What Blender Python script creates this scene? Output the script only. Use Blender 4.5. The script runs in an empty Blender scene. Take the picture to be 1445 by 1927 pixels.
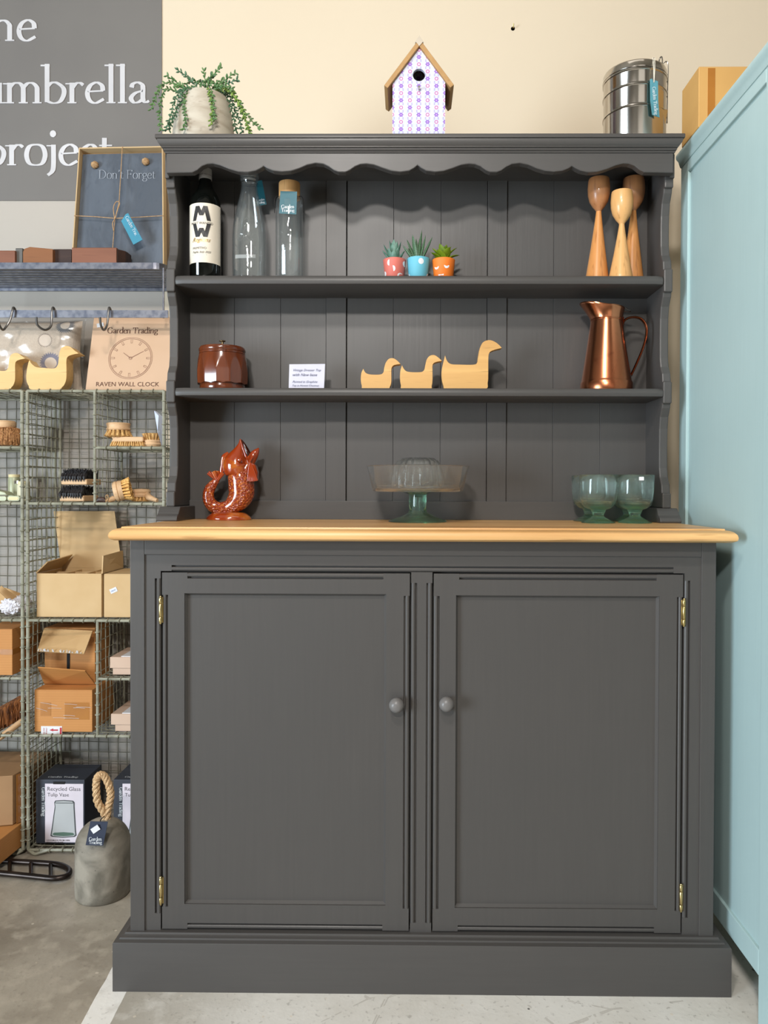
import bpy, bmesh, math, random
from mathutils import Vector, Matrix, noise
R = random.Random(7)
PI = math.pi
sc = bpy.context.scene
C = sc.collection

# ------------------------------------------------------------ camera
YAW, PIT, ROL = .0094, .0117, .0034
PPX, PPY, FPX, W, H = 753.75, 939.6, 1447.0, 1445, 1927
_cy, _sy, _cp, _sp, _cr, _sr = math.cos(YAW), math.sin(YAW), math.cos(PIT), math.sin(PIT), math.cos(ROL), math.sin(ROL)
FW = Vector((-_sy*_cp, _cy*_cp, -_sp)); RT0 = Vector((_cy, _sy, 0)); UP0 = RT0.cross(FW)
RT = _cr*RT0 + _sr*UP0; UP = -_sr*RT0 + _cr*UP0
CAM = Vector((0, 0, 1.0))
cd = bpy.data.cameras.new('camera'); cam = bpy.data.objects.new('camera', cd); C.objects.link(cam)
cam.matrix_world = Matrix(((RT.x, UP.x, -FW.x, CAM.x), (RT.y, UP.y, -FW.y, CAM.y), (RT.z, UP.z, -FW.z, CAM.z), (0, 0, 0, 1)))
cd.sensor_fit = 'VERTICAL'; cd.sensor_height = 36; cd.sensor_width = 27; cd.lens = FPX/H*36
cd.shift_x = (W/2-PPX)/H; cd.shift_y = (PPY-H/2)/H; cd.clip_start = .02
sc.camera = cam

# ------------------------------------------------------------ world, lamps, exposure
sc.view_settings.view_transform = 'Standard'; sc.view_settings.look = 'None'
sc.view_settings.gamma = 1; sc.view_settings.use_curve_mapping = False
sc.view_settings.exposure = -0.13
w = bpy.data.worlds.new('shop_air'); sc.world = w; w.use_nodes = True
w.node_tree.nodes['Background'].inputs[0].default_value = (.90, .90, .92, 1)
w.node_tree.nodes['Background'].inputs[1].default_value = .12
def area(name, loc, target, sx, sy, power, col):
    l = bpy.data.lights.new(name, 'AREA'); l.shape = 'RECTANGLE'; l.size = sx; l.size_y = sy; l.energy = power; l.color = col
    o = bpy.data.objects.new(name, l); C.objects.link(o); o.location = loc
    o.rotation_euler = (Vector(target)-Vector(loc)).to_track_quat('-Z', 'Y').to_euler(); return o
area('window_daylight', (-3.7, -1.4, .95), (.6, 1.5, .55), 1.5, 1.7, 235, (.76, .89, 1.0))
area('ceiling_lamp', (-.25, .13, 2.42), (-.1, 1.6, 1.0), .22, .14, 21, (1, .955, .90))
area('ceiling_lamp', (-.45, -1.27, 2.42), (-.1, 1.6, .9), .26, .16, 50, (1, .955, .91))
area('ceiling_lamp', (.3, .9, 3.6), (.3, 2.2, 2.0), 1.4, .6, 3, (1, .94, .86))
area('reflection_fill', (1.2, -3.4, 1.7), (0, 1.6, .8), 2.0, 1.6, 9, (1, .96, .90))  # added unseen fill panel, kept for reflections in the glass
sc.cycles.transparent_max_bounces = 48; sc.cycles.max_bounces = 16

# ------------------------------------------------------------ pixel <-> place
def ray(px, py): return FW + RT*((px-PPX)/FPX) - UP*((py-PPY)/FPX)
def P(px, py, Y): d = ray(px, py); return CAM + d*(Y/d.y)
def PX(px, py, X): d = ray(px, py); return CAM + d*(X/d.x)
def PZ(px, py, Z): d = ray(px, py); return CAM + d*((Z-1.0)/d.z)

# ------------------------------------------------------------ node maths
class S:
    def __init__(s, nt, o): s.nt, s.o = nt, o
    def _m(s, op, *a):
        n = s.nt.nodes.new('ShaderNodeMath'); n.operation = op
        for i, v in enumerate((s,)+a):
            if isinstance(v, S): s.nt.links.new(v.o, n.inputs[i])
            else: n.inputs[i].default_value = v
        return S(s.nt, n.outputs[0])
    def __add__(s, b): return s._m('ADD', b)
    def __sub__(s, b): return s._m('SUBTRACT', b)
    def __mul__(s, b): return s._m('MULTIPLY', b)
    def __truediv__(s, b): return s._m('DIVIDE', b)
    def lt(s, b): return s._m('LESS_THAN', b)
    def gt(s, b): return s._m('GREATER_THAN', b)
    def mod(s, b): return s._m('FLOORED_MODULO', b)
    def floor(s): return s._m('FLOOR')
    def abs(s): return s._m('ABSOLUTE')
    def sq(s): return s._m('SQRT')
    def cos(s): return s._m('COSINE')
    def atan2(s, b): return s._m('ARCTAN2', b)
    def max(s, b): return s._m('MAXIMUM', b)
    def min(s, b): return s._m('MINIMUM', b)
    def ramp(s, a, b, c=0., d=1.):
        n = s.nt.nodes.new('ShaderNodeMapRange'); s.nt.links.new(s.o, n.inputs[0])
        for i, v in enumerate((a, b, c, d)): n.inputs[i+1].default_value = v
        return S(s.nt, n.outputs[0])
def lin(c):
    f = lambda u: u/12.92 if u <= .04045 else ((u+.055)/1.055)**2.4
    return tuple(f(x/255.) for x in c)+(1,)
class M:
    """a material being wired: object coordinates, noises, colour mixes"""
    def __init__(s, name, rgb, rough=.5, metal=0., spec=.5, coat=0.):
        s.m = bpy.data.materials.new(name); s.m.use_nodes = True; s.nt = s.m.node_tree
        s.b = s.nt.nodes['Principled BSDF']; s.b.inputs['Roughness'].default_value = rough
        s.b.inputs['Metallic'].default_value = metal; s.b.inputs['Specular IOR Level'].default_value = spec
        if coat: s.b.inputs['Coat Weight'].default_value = coat; s.b.inputs['Coat Roughness'].default_value = .08
        s.rgb(lin(rgb)); s.tc = None; s.h = None
    def rgb(s, c):
        n = s.nt.nodes.new('ShaderNodeRGB'); n.outputs[0].default_value = c; s.c = n.outputs[0]
        s.nt.links.new(s.c, s.b.inputs['Base Color'])
    def coord(s, scale=(1, 1, 1)):
        if not s.tc: s.tc = s.nt.nodes.new('ShaderNodeTexCoord')
        n = s.nt.nodes.new('ShaderNodeMapping'); n.inputs['Scale'].default_value = scale
        s.nt.links.new(s.tc.outputs['Object'], n.inputs[0]); return n.outputs[0]
    def xyz(s, scale=(1, 1, 1)):
        n = s.nt.nodes.new('ShaderNodeSeparateXYZ'); s.nt.links.new(s.coord(scale), n.inputs[0])
        return [S(s.nt, o) for o in n.outputs]
    def noise(s, scale=5, stretch=(1, 1, 1), detail=3, dist=0.):
        n = s.nt.nodes.new('ShaderNodeTexNoise'); n.inputs['Scale'].default_value = scale; n.inputs['Detail'].default_value = detail
        n.inputs['Distortion'].default_value = dist
        s.nt.links.new(s.coord(stretch), n.inputs['Vector']); return S(s.nt, n.outputs[0])
    def vor(s, scale=5, stretch=(1, 1, 1), feature='F1'):
        n = s.nt.nodes.new('ShaderNodeTexVoronoi'); n.feature = feature; n.inputs['Scale'].default_value = scale
        s.nt.links.new(s.coord(stretch), n.inputs['Vector']); return S(s.nt, n.outputs[0])
    def mix(s, fac, rgb):
        n = s.nt.nodes.new('ShaderNodeMix'); n.data_type = 'RGBA'
        s.nt.links.new(fac.o, n.inputs[0]); s.nt.links.new(s.c, n.inputs[6]); n.inputs[7].default_value = lin(rgb)
        s.c = n.outputs[2]; s.nt.links.new(s.c, s.b.inputs['Base Color']); return s
    def bump(s, h, st=.2, d=.01):
        n = s.nt.nodes.new('ShaderNodeBump'); n.inputs['Strength'].default_value = st; n.inputs['Distance'].default_value = d
        s.nt.links.new(h.o, n.inputs['Height'])
        if s.h: s.nt.links.new(s.h, n.inputs['Normal'])
        s.h = n.outputs[0]; s.nt.links.new(s.h, s.b.inputs['Normal']); return s
    def rough(s, x): s.nt.links.new(x.o, s.b.inputs['Roughness']); return s
def plain(name, rgb, rough=.5, metal=0., var=None, vs=8, **k):
    m = M(name, rgb, rough, metal, **k)
    n = m.noise(vs, detail=3)
    m.mix(n.ramp(.35, .7), var or tuple(int(c*.93) for c in rgb))
    return m.m
def wood(name, light, dark, axis='x', rough=.45, freq=60, spec=.4, coat=0., bump=.15, amt=.75):
    m = M(name, light, rough, spec=spec, coat=coat)
    st = {'x': (.06, 1, 1), 'y': (1, .06, 1), 'z': (1, 1, .06)}[axis]
    a = m.noise(freq, st, 4, .6); b = m.noise(freq*.22, st, 2, 1.5)
    m.mix((a*.55+b*.45).ramp(.38, .66, 0, amt), dark)
    f = m.noise(freq*6, st, 2); m.mix(f.ramp(.60, .72, 0, .45), tuple(int(c*.8) for c in dark))
    m.bump(a, bump, .002); return m.m
def paint(name, rgb, axis='z', rough=.42, lightc=None):
    m = M(name, rgb, rough, spec=.45)
    st = {'x': (.04, 1, 1), 'y': (1, .04, 1), 'z': (1, 1, .04)}[axis]
    a = m.noise(150, st, 3); b = m.noise(3.0, (1, 1, 1), 3)
    m.mix(a.ramp(.3, .75, 0, .28), lightc or tuple(min(255, int(c*1.10)+1) for c in rgb))
    m.mix(b.ramp(.4, .7, 0, .35), tuple(int(c*.93) for c in rgb))
    m.rough(b.ramp(.2, .8, rough-.05, rough+.08)); m.bump(a, .13, .0012); return m.m
def thin_glass(name, tint, edge, gloss=.9, rough=.03, thick=.35, haze=.03):
    m = bpy.data.materials.new(name); m.use_nodes = True; nt = m.node_tree; nt.nodes.clear()
    o = nt.nodes.new('ShaderNodeOutputMaterial'); t = nt.nodes.new('ShaderNodeBsdfTransparent'); g = nt.nodes.new('ShaderNodeBsdfGlossy')
    g.inputs['Roughness'].default_value = rough; g.inputs['Color'].default_value = (gloss, gloss, gloss, 1)
    lw = nt.nodes.new('ShaderNodeLayerWeight'); lw.inputs[0].default_value = thick
    mc = nt.nodes.new('ShaderNodeMix'); mc.data_type = 'RGBA'; mc.inputs[6].default_value = lin(tint); mc.inputs[7].default_value = lin(edge)
    pw = nt.nodes.new('ShaderNodeMath'); pw.operation = 'POWER'; pw.inputs[1].default_value = 1.6
    nt.links.new(lw.outputs['Facing'], pw.inputs[0]); nt.links.new(pw.outputs[0], mc.inputs[0]); nt.links.new(mc.outputs[2], t.inputs[0])
    lf = nt.nodes.new('ShaderNodeLayerWeight'); lf.inputs[0].default_value = .5
    p4 = nt.nodes.new('ShaderNodeMath'); p4.operation = 'POWER'; p4.inputs[1].default_value = 3.2; nt.links.new(lf.outputs['Facing'], p4.inputs[0])
    fr = nt.nodes.new('ShaderNodeMath'); fr.operation = 'MULTIPLY_ADD'; fr.inputs[1].default_value = .8; fr.inputs[2].default_value = .06; nt.links.new(p4.outputs[0], fr.inputs[0])
    tc = nt.nodes.new('ShaderNodeTexCoord'); no = nt.nodes.new('ShaderNodeTexNoise'); no.inputs['Scale'].default_value = 22
    bp = nt.nodes.new('ShaderNodeBump'); bp.inputs['Strength'].default_value = .35; bp.inputs['Distance'].default_value = .004
    nt.links.new(tc.outputs['Object'], no.inputs['Vector']); nt.links.new(no.outputs[0], bp.inputs['Height']); nt.links.new(bp.outputs[0], g.inputs['Normal'])
    mx = nt.nodes.new('ShaderNodeMixShader'); nt.links.new(fr.outputs[0], mx.inputs[0]); nt.links.new(t.outputs[0], mx.inputs[1]); nt.links.new(g.outputs[0], mx.inputs[2])
    df = nt.nodes.new('ShaderNodeBsdfDiffuse'); df.inputs[0].default_value = (.86, .90, .89, 1); m2 = nt.nodes.new('ShaderNodeMixShader'); m2.inputs[0].default_value = haze
    nt.links.new(mx.outputs[0], m2.inputs[1]); nt.links.new(df.outputs[0], m2.inputs[2]); nt.links.new(m2.outputs[0], o.inputs[0]); return m

def real_glass(name, rgb, dens=0., body=(150, 220, 190)):
    m = M(name, rgb, .0); b = m.b; b.inputs['Transmission Weight'].default_value = 1; b.inputs['IOR'].default_value = 1.46
    if dens:
        v = m.nt.nodes.new('ShaderNodeVolumeAbsorption'); v.inputs['Color'].default_value = lin(body); v.inputs['Density'].default_value = dens
        m.nt.links.new(v.outputs[0], m.nt.nodes['Material Output'].inputs['Volume'])
    n = m.noise(28, detail=2); m.bump(n, .12, .004); nt = m.nt
    t = nt.nodes.new('ShaderNodeBsdfTransparent'); t.inputs[0].default_value = (.995, 1, .998, 1)
    a = nt.nodes.new('ShaderNodeMixShader'); a.inputs[0].default_value = .14; b2 = nt.nodes.new('ShaderNodeMixShader'); b2.inputs[0].default_value = .018
    df = nt.nodes.new('ShaderNodeBsdfDiffuse'); df.inputs[0].default_value = (.72, .90, .83, 1) if dens else (.9, .93, .92, 1); nt.links.new(b.outputs[0], a.inputs[1]); nt.links.new(t.outputs[0], a.inputs[2])
    nt.links.new(a.outputs[0], b2.inputs[1]); nt.links.new(df.outputs[0], b2.inputs[2]); nt.links.new(b2.outputs[0], nt.nodes['Material Output'].inputs[0]); return m.m
# ------------------------------------------------------------ objects
def tag(o, label=None, cat=None, group=None, kind=None):
    if label: o['label'] = label
    if cat: o['category'] = cat
    if group: o['group'] = group
    if kind: o['kind'] = kind
    return o
def root(name, loc, label, cat, group=None, rz=0.):
    o = bpy.data.objects.new(name, None); C.objects.link(o); o.empty_display_size = .02
    o.location = loc; o.rotation_euler = (0, 0, rz); return tag(o, label, cat, group)
def inv_of(p):
    while p.parent: p = p.parent
    m = Matrix.Translation(p.location) @ Matrix.Rotation(p.rotation_euler.z, 4, 'Z')
    return m.inverted()
class MB:
    def __init__(s): s.v, s.f = [], []
    def add(s, vs, fs, xf=None):
        n = len(s.v); s.v += [(xf @ Vector(v) if xf else Vector(v)) for v in vs]; s.f += [[n+i for i in f] for f in fs]; return s
    def box(s, x0, x1, y0, y1, z0, z1, xf=None):
        vs = [(x, y, z) for x in (x0, x1) for y in (y0, y1) for z in (z0, z1)]
        return s.add(vs, [(0, 1, 3, 2), (4, 6, 7, 5), (0, 4, 5, 1), (2, 3, 7, 6), (0, 2, 6, 4), (1, 5, 7, 3)], xf)
    def prism(s, poly, axis, a, b, xf=None):
        """poly in the other two axes: x-prism takes (y,z), y-prism (x,z), z-prism (x,y)"""
        mk = {'x': lambda p, t: (t, p[0], p[1]), 'y': lambda p, t: (p[0], t, p[1]), 'z': lambda p, t: (p[0], p[1], t)}[axis]
        n = len(poly); vs = [mk(p, a) for p in poly]+[mk(p, b) for p in poly]
        fs = [list(range(n))[::-1], list(range(n, 2*n))]+[(i, (i+1) % n, n+(i+1) % n, n+i) for i in range(n)]
        return s.add(vs, fs, xf)
    def lathe(s, prof, cx=0, cy=0, seg=40, cap=True, xf=None, rf=None):
        vs, fs = [], []; n = len(prof)
        for k in range(seg):
            a = 2*PI*k/seg
            for (r, z) in prof:
                q = rf(a, r, z) if rf else r
                vs.append((cx+q*math.cos(a), cy+q*math.sin(a), z))
        for k in range(seg):
            for i in range(n-1): fs.append((k*n+i, ((k+1) % seg)*n+i, ((k+1) % seg)*n+i+1, k*n+i+1))
        if cap:
            if prof[0][0] > 1e-6: fs.append([k*n for k in range(seg)][::-1])
            if prof[-1][0] > 1e-6: fs.append([k*n+n-1 for k in range(seg)])
        return s.add(vs, fs, xf)
    def tube(s, pts, r, seg=6, closed=False, xf=None, ry=1.):
        pts = [Vector(p) for p in pts]; n = len(pts); rs = r if isinstance(r, (list, tuple)) else [r]*n
        vs, fs = [], []; ref = None
        for i, p in enumerate(pts):
            t = (pts[(i+1) % n] if (closed or i < n-1) else p)-(pts[i-1] if (closed or i > 0) else p)
            t = t.normalized() if t.length > 1e-9 else Vector((0, 0, 1))
            if ref is None: ref = t.cross(Vector((0, 1, 0)) if abs(t.y) < .9 else Vector((1, 0, 0))).normalized()
            ref = (ref-t*ref.dot(t)).normalized(); q = t.cross(ref)
            for k in range(seg):
                a = 2*PI*k/seg; vs.append(p+ref*rs[i]*math.cos(a)+q*rs[i]*ry*math.sin(a))
        for i in range(n if closed else n-1):
            j = (i+1) % n
            for k in range(seg): fs.append((i*seg+k, i*seg+(k+1) % seg, j*seg+(k+1) % seg, j*seg+k))
        if not closed: fs += [list(range(seg))[::-1], list(range((n-1)*seg, n*seg))]
        return s.add(vs, fs, xf)
    def sweep_u(s, prof, xl, xr, yf, yb):
        """profile (out, z) swept round the left, front and right sides of a rectangle, mitred"""
        n = len(prof); vs = []
        for st in range(4):
            for (o, z) in prof: vs.append(((xl-o, xl-o, xr+o, xr+o)[st], (yb, yf-o, yf-o, yb)[st], z))
        fs = [(a*n+i, a*n+i+1, (a+1)*n+i+1, (a+1)*n+i) for a in range(3) for i in range(n-1)]
        fs += [[i*n for i in range(4)], [i*n+n-1 for i in range(4)][::-1], list(range(n)), list(range(3*n, 4*n))[::-1]]
        fs += [(0, 3*n, 4*n-1, n-1)]
        return s.add(vs, fs)
    def build(s, name, mat, parent=None, smooth=False, bevel=0., local=False, weld=False):
        me = bpy.data.meshes.new(name); vs = s.v
        if parent and not local:
            iv = inv_of(parent); vs = [iv @ v for v in vs]
        me.from_pydata([tuple(v) for v in vs], [], s.f); me.validate()
        bm = bmesh.new(); bm.from_mesh(me)
        if weld: bmesh.ops.remove_doubles(bm, verts=bm.verts, dist=1e-5)
        bmesh.ops.recalc_face_normals(bm, faces=bm.faces); bm.to_mesh(me); bm.free()
        me.materials.append(mat)
        o = bpy.data.objects.new(name, me); C.objects.link(o)
        if smooth:
            me.polygons.foreach_set('use_smooth', [True]*len(me.polygons))
            me.set_sharp_from_angle(angle=math.radians(smooth if smooth > 1 else 38))
        if bevel:
            b = o.modifiers.new('edge', 'BEVEL'); b.width = bevel; b.segments = 2; b.limit_method = 'ANGLE'; b.harden_normals = False
        if parent: o.parent = parent
        return o
def copy_tree(o, parent=None):
    c = o.copy(); C.objects.link(c); c.parent = parent
    for ch in list(o.children): copy_tree(ch, c)
    return c
def cr(pts, n=8, closed=False):
    """smooth curve through points"""
    pts = [Vector(p) for p in pts]; out = []; m = len(pts)
    for i in range(m if closed else m-1):
        g = lambda k: pts[k % m] if closed else pts[max(0, min(m-1, k))]
        a, b, c, d = g(i-1), g(i), g(i+1), g(i+2)
        for j in range(n):
            t = j/n; out.append(.5*((2*b)+(c-a)*t+(2*a-5*b+4*c-d)*t*t+(3*b-a-3*c+d)*t**3))
    if not closed: out.append(pts[-1])
    return out

# ------------------------------------------------------------ lettering: a small broad-nib serif alphabet
def _v(x, a, b): return ('s', [(x, a), (x, b)])
GL = {
 'a': (.86, [('c', [(.14, .76), (.2, .93), (.4, 1.), (.58, .9), (.62, .7), (.62, .2), (.72, .04), (.88, .1)]), ('c', [(.62, .6), (.3, .48), (.12, .24), (.24, .03), (.45, .05), (.62, .2)])], []),
 'b': (1.0, [_v(.16, .05, 1.72), ('c', [(.16, .8), (.34, .98), (.58, .98), (.84, .74), (.86, .42), (.7, .08), (.42, .0), (.16, .1)])], [(.08, 1.66)]),
 'c': (.82, [('c', [(.74, .78), (.6, .97), (.38, .96), (.12, .68), (.12, .34), (.32, .03), (.56, .02), (.78, .2)])], []),
 'd': (1.02, [_v(.82, .0, 1.72), ('c', [(.82, .84), (.58, 1.), (.32, .92), (.1, .6), (.12, .26), (.34, .0), (.58, .03), (.82, .2)])], [(.72, 1.66), (.9, .03)]),
 'e': (.86, [('c', [(.13, .56), (.4, .58), (.78, .6)]), ('c', [(.76, .6), (.72, .86), (.5, 1.), (.24, .86), (.11, .5), (.2, .14), (.46, .0), (.8, .2)])], []),
 'g': (.9, [('c', [(.45, 1.), (.16, .84), (.16, .52), (.45, .36), (.72, .54), (.72, .84), (.45, 1.)]), ('c', [(.3, .36), (.18, .2), (.34, .08), (.7, .04), (.84, -.16), (.7, -.4), (.38, -.48), (.1, -.32), (.14, -.12), (.34, .06)]), ('c', [(.66, .9), (.78, .98), (.9, .98)])], []),
 'h': (1.06, [_v(.16, .0, 1.72), ('c', [(.16, .76), (.36, .96), (.6, .97), (.76, .8), (.78, .6), (.78, .0)])], [(.08, 1.66), (.16, .02), (.78, .02)]),
 'i': (.48, [_v(.24, .0, 1.), ('d', (.22, 1.42))], [(.16, .95), (.24, .02)]),
 'j': (.46, [('c', [(.26, 1.), (.26, .0), (.2, -.32), (.02, -.5)]), ('d', (.24, 1.42))], [(.16, .95)]),
 'k': (1.0, [_v(.16, 0, 1.72), ('c', [(.16, .45), (.7, .98)]), ('s', [(.35, .6), (.85, .0)])], [(.08, 1.66), (.16, .02), (.88, .02)]),
 'l': (.48, [_v(.24, .0, 1.72)], [(.16, 1.66), (.24, .02)]),
 'm': (1.58, [_v(.16, .0, 1.), ('c', [(.16, .76), (.34, .96), (.58, .97), (.72, .8), (.74, .6), (.74, .0)]), ('c', [(.74, .76), (.92, .96), (1.14, .97), (1.3, .8), (1.32, .6), (1.32, .0)])], [(.08, .95), (.16, .02), (.74, .02), (1.32, .02)]),
 'n': (1.04, [_v(.16, .0, 1.), ('c', [(.16, .76), (.36, .96), (.6, .97), (.76, .8), (.78, .6), (.78, .0)])], [(.08, .95), (.16, .02), (.78, .02)]),
 'o': (.96, [('o', [(.48, 1.), (.2, .9), (.09, .5), (.2, .1), (.48, .0), (.76, .1), (.87, .5), (.76, .9)])], []),
 'p': (1.0, [_v(.16, -.55, 1.), ('c', [(.16, .8), (.34, .98), (.58, .98), (.84, .74), (.86, .42), (.7, .08), (.42, .0), (.16, .1)])], [(.08, .95), (.16, -.53)]),
 'r': (.74, [_v(.2, .0, 1.), ('c', [(.2, .72), (.36, .94), (.54, .98), (.68, .88)])], [(.12, .95), (.2, .02)]),
 't': (.62, [('c', [(.26, 1.26), (.26, .3), (.34, .03), (.6, .1)]), ('s', [(.04, .96), (.58, .96)])], []),
 'u': (1.04, [('c', [(.18, 1.), (.18, .34), (.3, .05), (.55, .03), (.78, .22)]), _v(.78, .0, 1.)], [(.1, .95), (.7, .95), (.86, .02)]),
 'D': (1.5, [_v(.26, .0, 1.58), ('c', [(.26, 1.56), (.6, 1.57), (1.05, 1.4), (1.32, .9), (1.18, .34), (.8, .03), (.26, .02)])], [(.18, 1.56), (.18, .02)]),
 'F': (1.14, [_v(.26, .0, 1.58), ('s', [(.26, 1.54), (.98, 1.54)]), ('s', [(.26, .84), (.82, .84)]), _v(1., 1.3, 1.54), _v(.82, .7, .98)], [(.18, 1.56), (.26, .02)]),
 'G': (1.5, [('c', [(1.2, 1.24), (1.0, 1.54), (.66, 1.58), (.26, 1.3), (.12, .8), (.26, .3), (.64, .0), (1.0, .05), (1.22, .2)]), _v(1.22, .08, .7)], [(1.22, .7)]),
 'T': (1.3, [_v(.64, .0, 1.54), ('s', [(.08, 1.54), (1.2, 1.54)]), _v(.1, 1.25, 1.54), _v(1.18, 1.25, 1.54)], [(.64, .02)]),
 '’': (.4, [('c', [(.2, 1.6), (.26, 1.45), (.14, 1.25)])], []), ' ': (.5, [], []),
}
def serif(text, h, wt=1., track=0., detail=5):
    """list per letter of (quads as 2D points); h = x-height in metres"""
    T, t = .165*wt, .055*wt; out = []; x = 0.
    for ch in text:
        adv, strokes, serifs = GL[ch]; quads = []
        for kind, pts in strokes:
            if kind == 'd':
                c = pts; k = 10; ps = [(x+c[0]+.11*wt*math.cos(2*PI*i/k), c[1]+.11*wt*math.sin(2*PI*i/k)) for i in range(k)]
                quads.append([(a*h, b*h) for a, b in ps]); continue
            ps = [Vector((p[0], p[1], 0)) for p in pts]
            if kind == 'c': ps = cr(ps, detail)
            if kind == 'o': ps = cr(ps, detail, True); ps.append(ps[0].copy())
            L = []
            for i, p in enumerate(ps):
                d = (ps[min(i+1, len(ps)-1)]-ps[max(i-1, 0)])
                if kind == 'o' and i in (0, len(ps)-1): d = ps[1]-ps[-2]
                d.normalize(); wd = (t+(T-t)*abs(d.y)**1.2)/2; nn = Vector((-d.y, d.x, 0))
                L.append((p+nn*wd, p-nn*wd))
            for i in range(len(L)-1):
                q = (L[i][0], L[i][1], L[i+1][1], L[i+1][0]); quads.append([((x+p.x)*h, p.y*h) for p in q])
        for (sx, sy) in serifs:
            a, b = .15+.05*wt, .024*wt; quads.append([((x+sx-a+.02)*h, (sy-b)*h), ((x+sx+a-.02)*h, (sy-b)*h), ((x+sx+a-.02)*h, (sy+b)*h), ((x+sx-a+.02)*h, (sy+b)*h)])
        out.append(quads); x += adv+track
    return out, x*h
def put_quads(mb, quads, xf, thick=.0):
    for qi, q in enumerate(quads):
        n = len(q); e = (qi % 23)*.00002/max(1e-6, xf.to_scale().x)
        if thick:
            mb.add([(p[0], p[1], 0) for p in q]+[(p[0], p[1], thick+e) for p in q],
                   [list(range(n, 2*n)), list(range(n))[::-1]]+[(i, (i+1) % n, n+(i+1) % n, n+i) for i in range(n)], xf)
        else: mb.add([(p[0], p[1], e) for p in q], [list(range(n))], xf)
def serif_mb(text, width, xf, wt=1., center=True, thick=0., detail=3):
    qs, wd = serif(text, 1., wt, 0, detail); k = width/wd; mb = MB()
    mm = xf @ Matrix.Scale(k, 4) @ Matrix.Translation((-wd/2 if center else 0, 0, 0))
    for L in qs: put_quads(mb, L, mm, thick/k if thick else 0)
    return mb
def sans_mb(text, width, xf, center=True, bold=0., shear=0., space=1.):
    cu = bpy.data.curves.new('lettering', 'FONT'); cu.body = text; cu.size = 1; cu.offset = bold; cu.shear = shear; cu.resolution_u = 2
    cu.space_line = space
    ob = bpy.data.objects.new('lettering', cu); C.objects.link(ob); bpy.context.view_layer.update()
    me = ob.to_mesh(); vs = [v.co.copy() for v in me.vertices]; fs = [list(p.vertices) for p in me.polygons]
    ob.to_mesh_clear(); bpy.data.objects.remove(ob); bpy.data.curves.remove(cu)
    x0 = min(v.x for v in vs); x1 = max(v.x for v in vs); k = width/(x1-x0)
    mb = MB(); mb.add(vs, fs, xf @ Matrix.Scale(k, 4) @ Matrix.Translation((-(x0+x1)/2 if center else -x0, 0, 0))); return mb
def face_xf(loc, rz=0., tilt=0., roll=0.):
    """letters lie in local xy; stand them up facing -Y"""
    return Matrix.Translation(loc) @ Matrix.Rotation(rz, 4, 'Z') @ Matrix.Rotation(PI/2+tilt, 4, 'X') @ Matrix.Rotation(roll, 4, 'Z')
# ------------------------------------------------------------ materials
m_paint_v = paint('graphite_paint_upright_grain', (73, 70, 68), 'z')
m_paint_h = paint('graphite_paint_level_grain', (73, 70, 68), 'x')
m_oak = wood('oiled_oak', (230, 184, 124), (172, 116, 60), 'x', .36, 17, bump=.1, amt=1.)
m_brass = plain('brass', (212, 192, 138), .3, 1., (180, 156, 100))
m_dark = plain('black_gap', (16, 15, 15), .8)
m_teal = paint('pale_teal_paint', (168, 192, 192), 'z', .5, lightc=(176, 201, 201))
m_steel = M('polished_steel', (200, 196, 190), .16, 1.).m
m_wire = plain('sage_green_enamel_wire', (160, 159, 141), .4, .0, (122, 120, 102), 40)
m_meshwire = plain('dull_green_mesh_wire', (122, 120, 106), .45, .0, (92, 90, 78), 40)
m_kraft = plain('kraft_card', (196, 160, 112), .8, 0., (184, 146, 98), 14)
m_white = plain('white_card', (226, 226, 228), .7)
m_tagteal = plain('teal_card', (34, 132, 150), .5, 0., (26, 116, 134), 10)
m_ink = plain('dark_print', (60, 48, 44), .8)
m_whiteink = plain('white_print', (232, 236, 238), .6)
m_twine = plain('jute_twine', (196, 160, 118), .9, 0., (160, 124, 86), 200)
m_cardcut = plain('card_edge', (206, 176, 132), .85)

# ------------------------------------------------------------ setting
YW = 2.30
mw = M('painted_shop_wall', (225, 209, 184), .55, spec=.35)
x, y, z = mw.xyz(); n1 = mw.noise(1.2, detail=4); n2 = mw.noise(160, detail=2)
mw.mix(n1.ramp(.4, .75, 0, .5), (219, 202, 177))
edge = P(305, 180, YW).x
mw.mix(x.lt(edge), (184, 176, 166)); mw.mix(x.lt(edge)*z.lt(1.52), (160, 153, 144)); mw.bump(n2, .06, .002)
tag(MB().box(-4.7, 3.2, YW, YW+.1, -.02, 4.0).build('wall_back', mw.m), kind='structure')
mf = M('worn_concrete', (230, 227, 220), .42, spec=.5)
x, y, z = mf.xyz()
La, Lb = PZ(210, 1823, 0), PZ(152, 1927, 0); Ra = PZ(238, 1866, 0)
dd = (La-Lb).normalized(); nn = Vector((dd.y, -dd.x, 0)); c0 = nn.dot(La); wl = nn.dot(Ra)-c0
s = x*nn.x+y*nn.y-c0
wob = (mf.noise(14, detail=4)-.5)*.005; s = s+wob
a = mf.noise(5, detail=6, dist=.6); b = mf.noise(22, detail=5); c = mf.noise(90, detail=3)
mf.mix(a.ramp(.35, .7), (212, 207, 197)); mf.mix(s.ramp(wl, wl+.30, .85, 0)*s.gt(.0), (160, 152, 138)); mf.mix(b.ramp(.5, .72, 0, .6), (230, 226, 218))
cr1 = mf.vor(3.2, feature='DISTANCE_TO_EDGE'); wv = mf.noise(4, detail=3, dist=1.2)
mf.mix((cr1+(wv-.5)*.03).abs().lt(.0035)*b.gt(.5)*.35, (150, 142, 130))
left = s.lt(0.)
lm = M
mf.mix(left*.92, (158, 148, 132)); mf.mix(left*a.ramp(.42, .68)*.8, (126, 116, 102)); mf.mix(left*b.ramp(.5, .66)*.7, (182, 172, 156))
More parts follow.
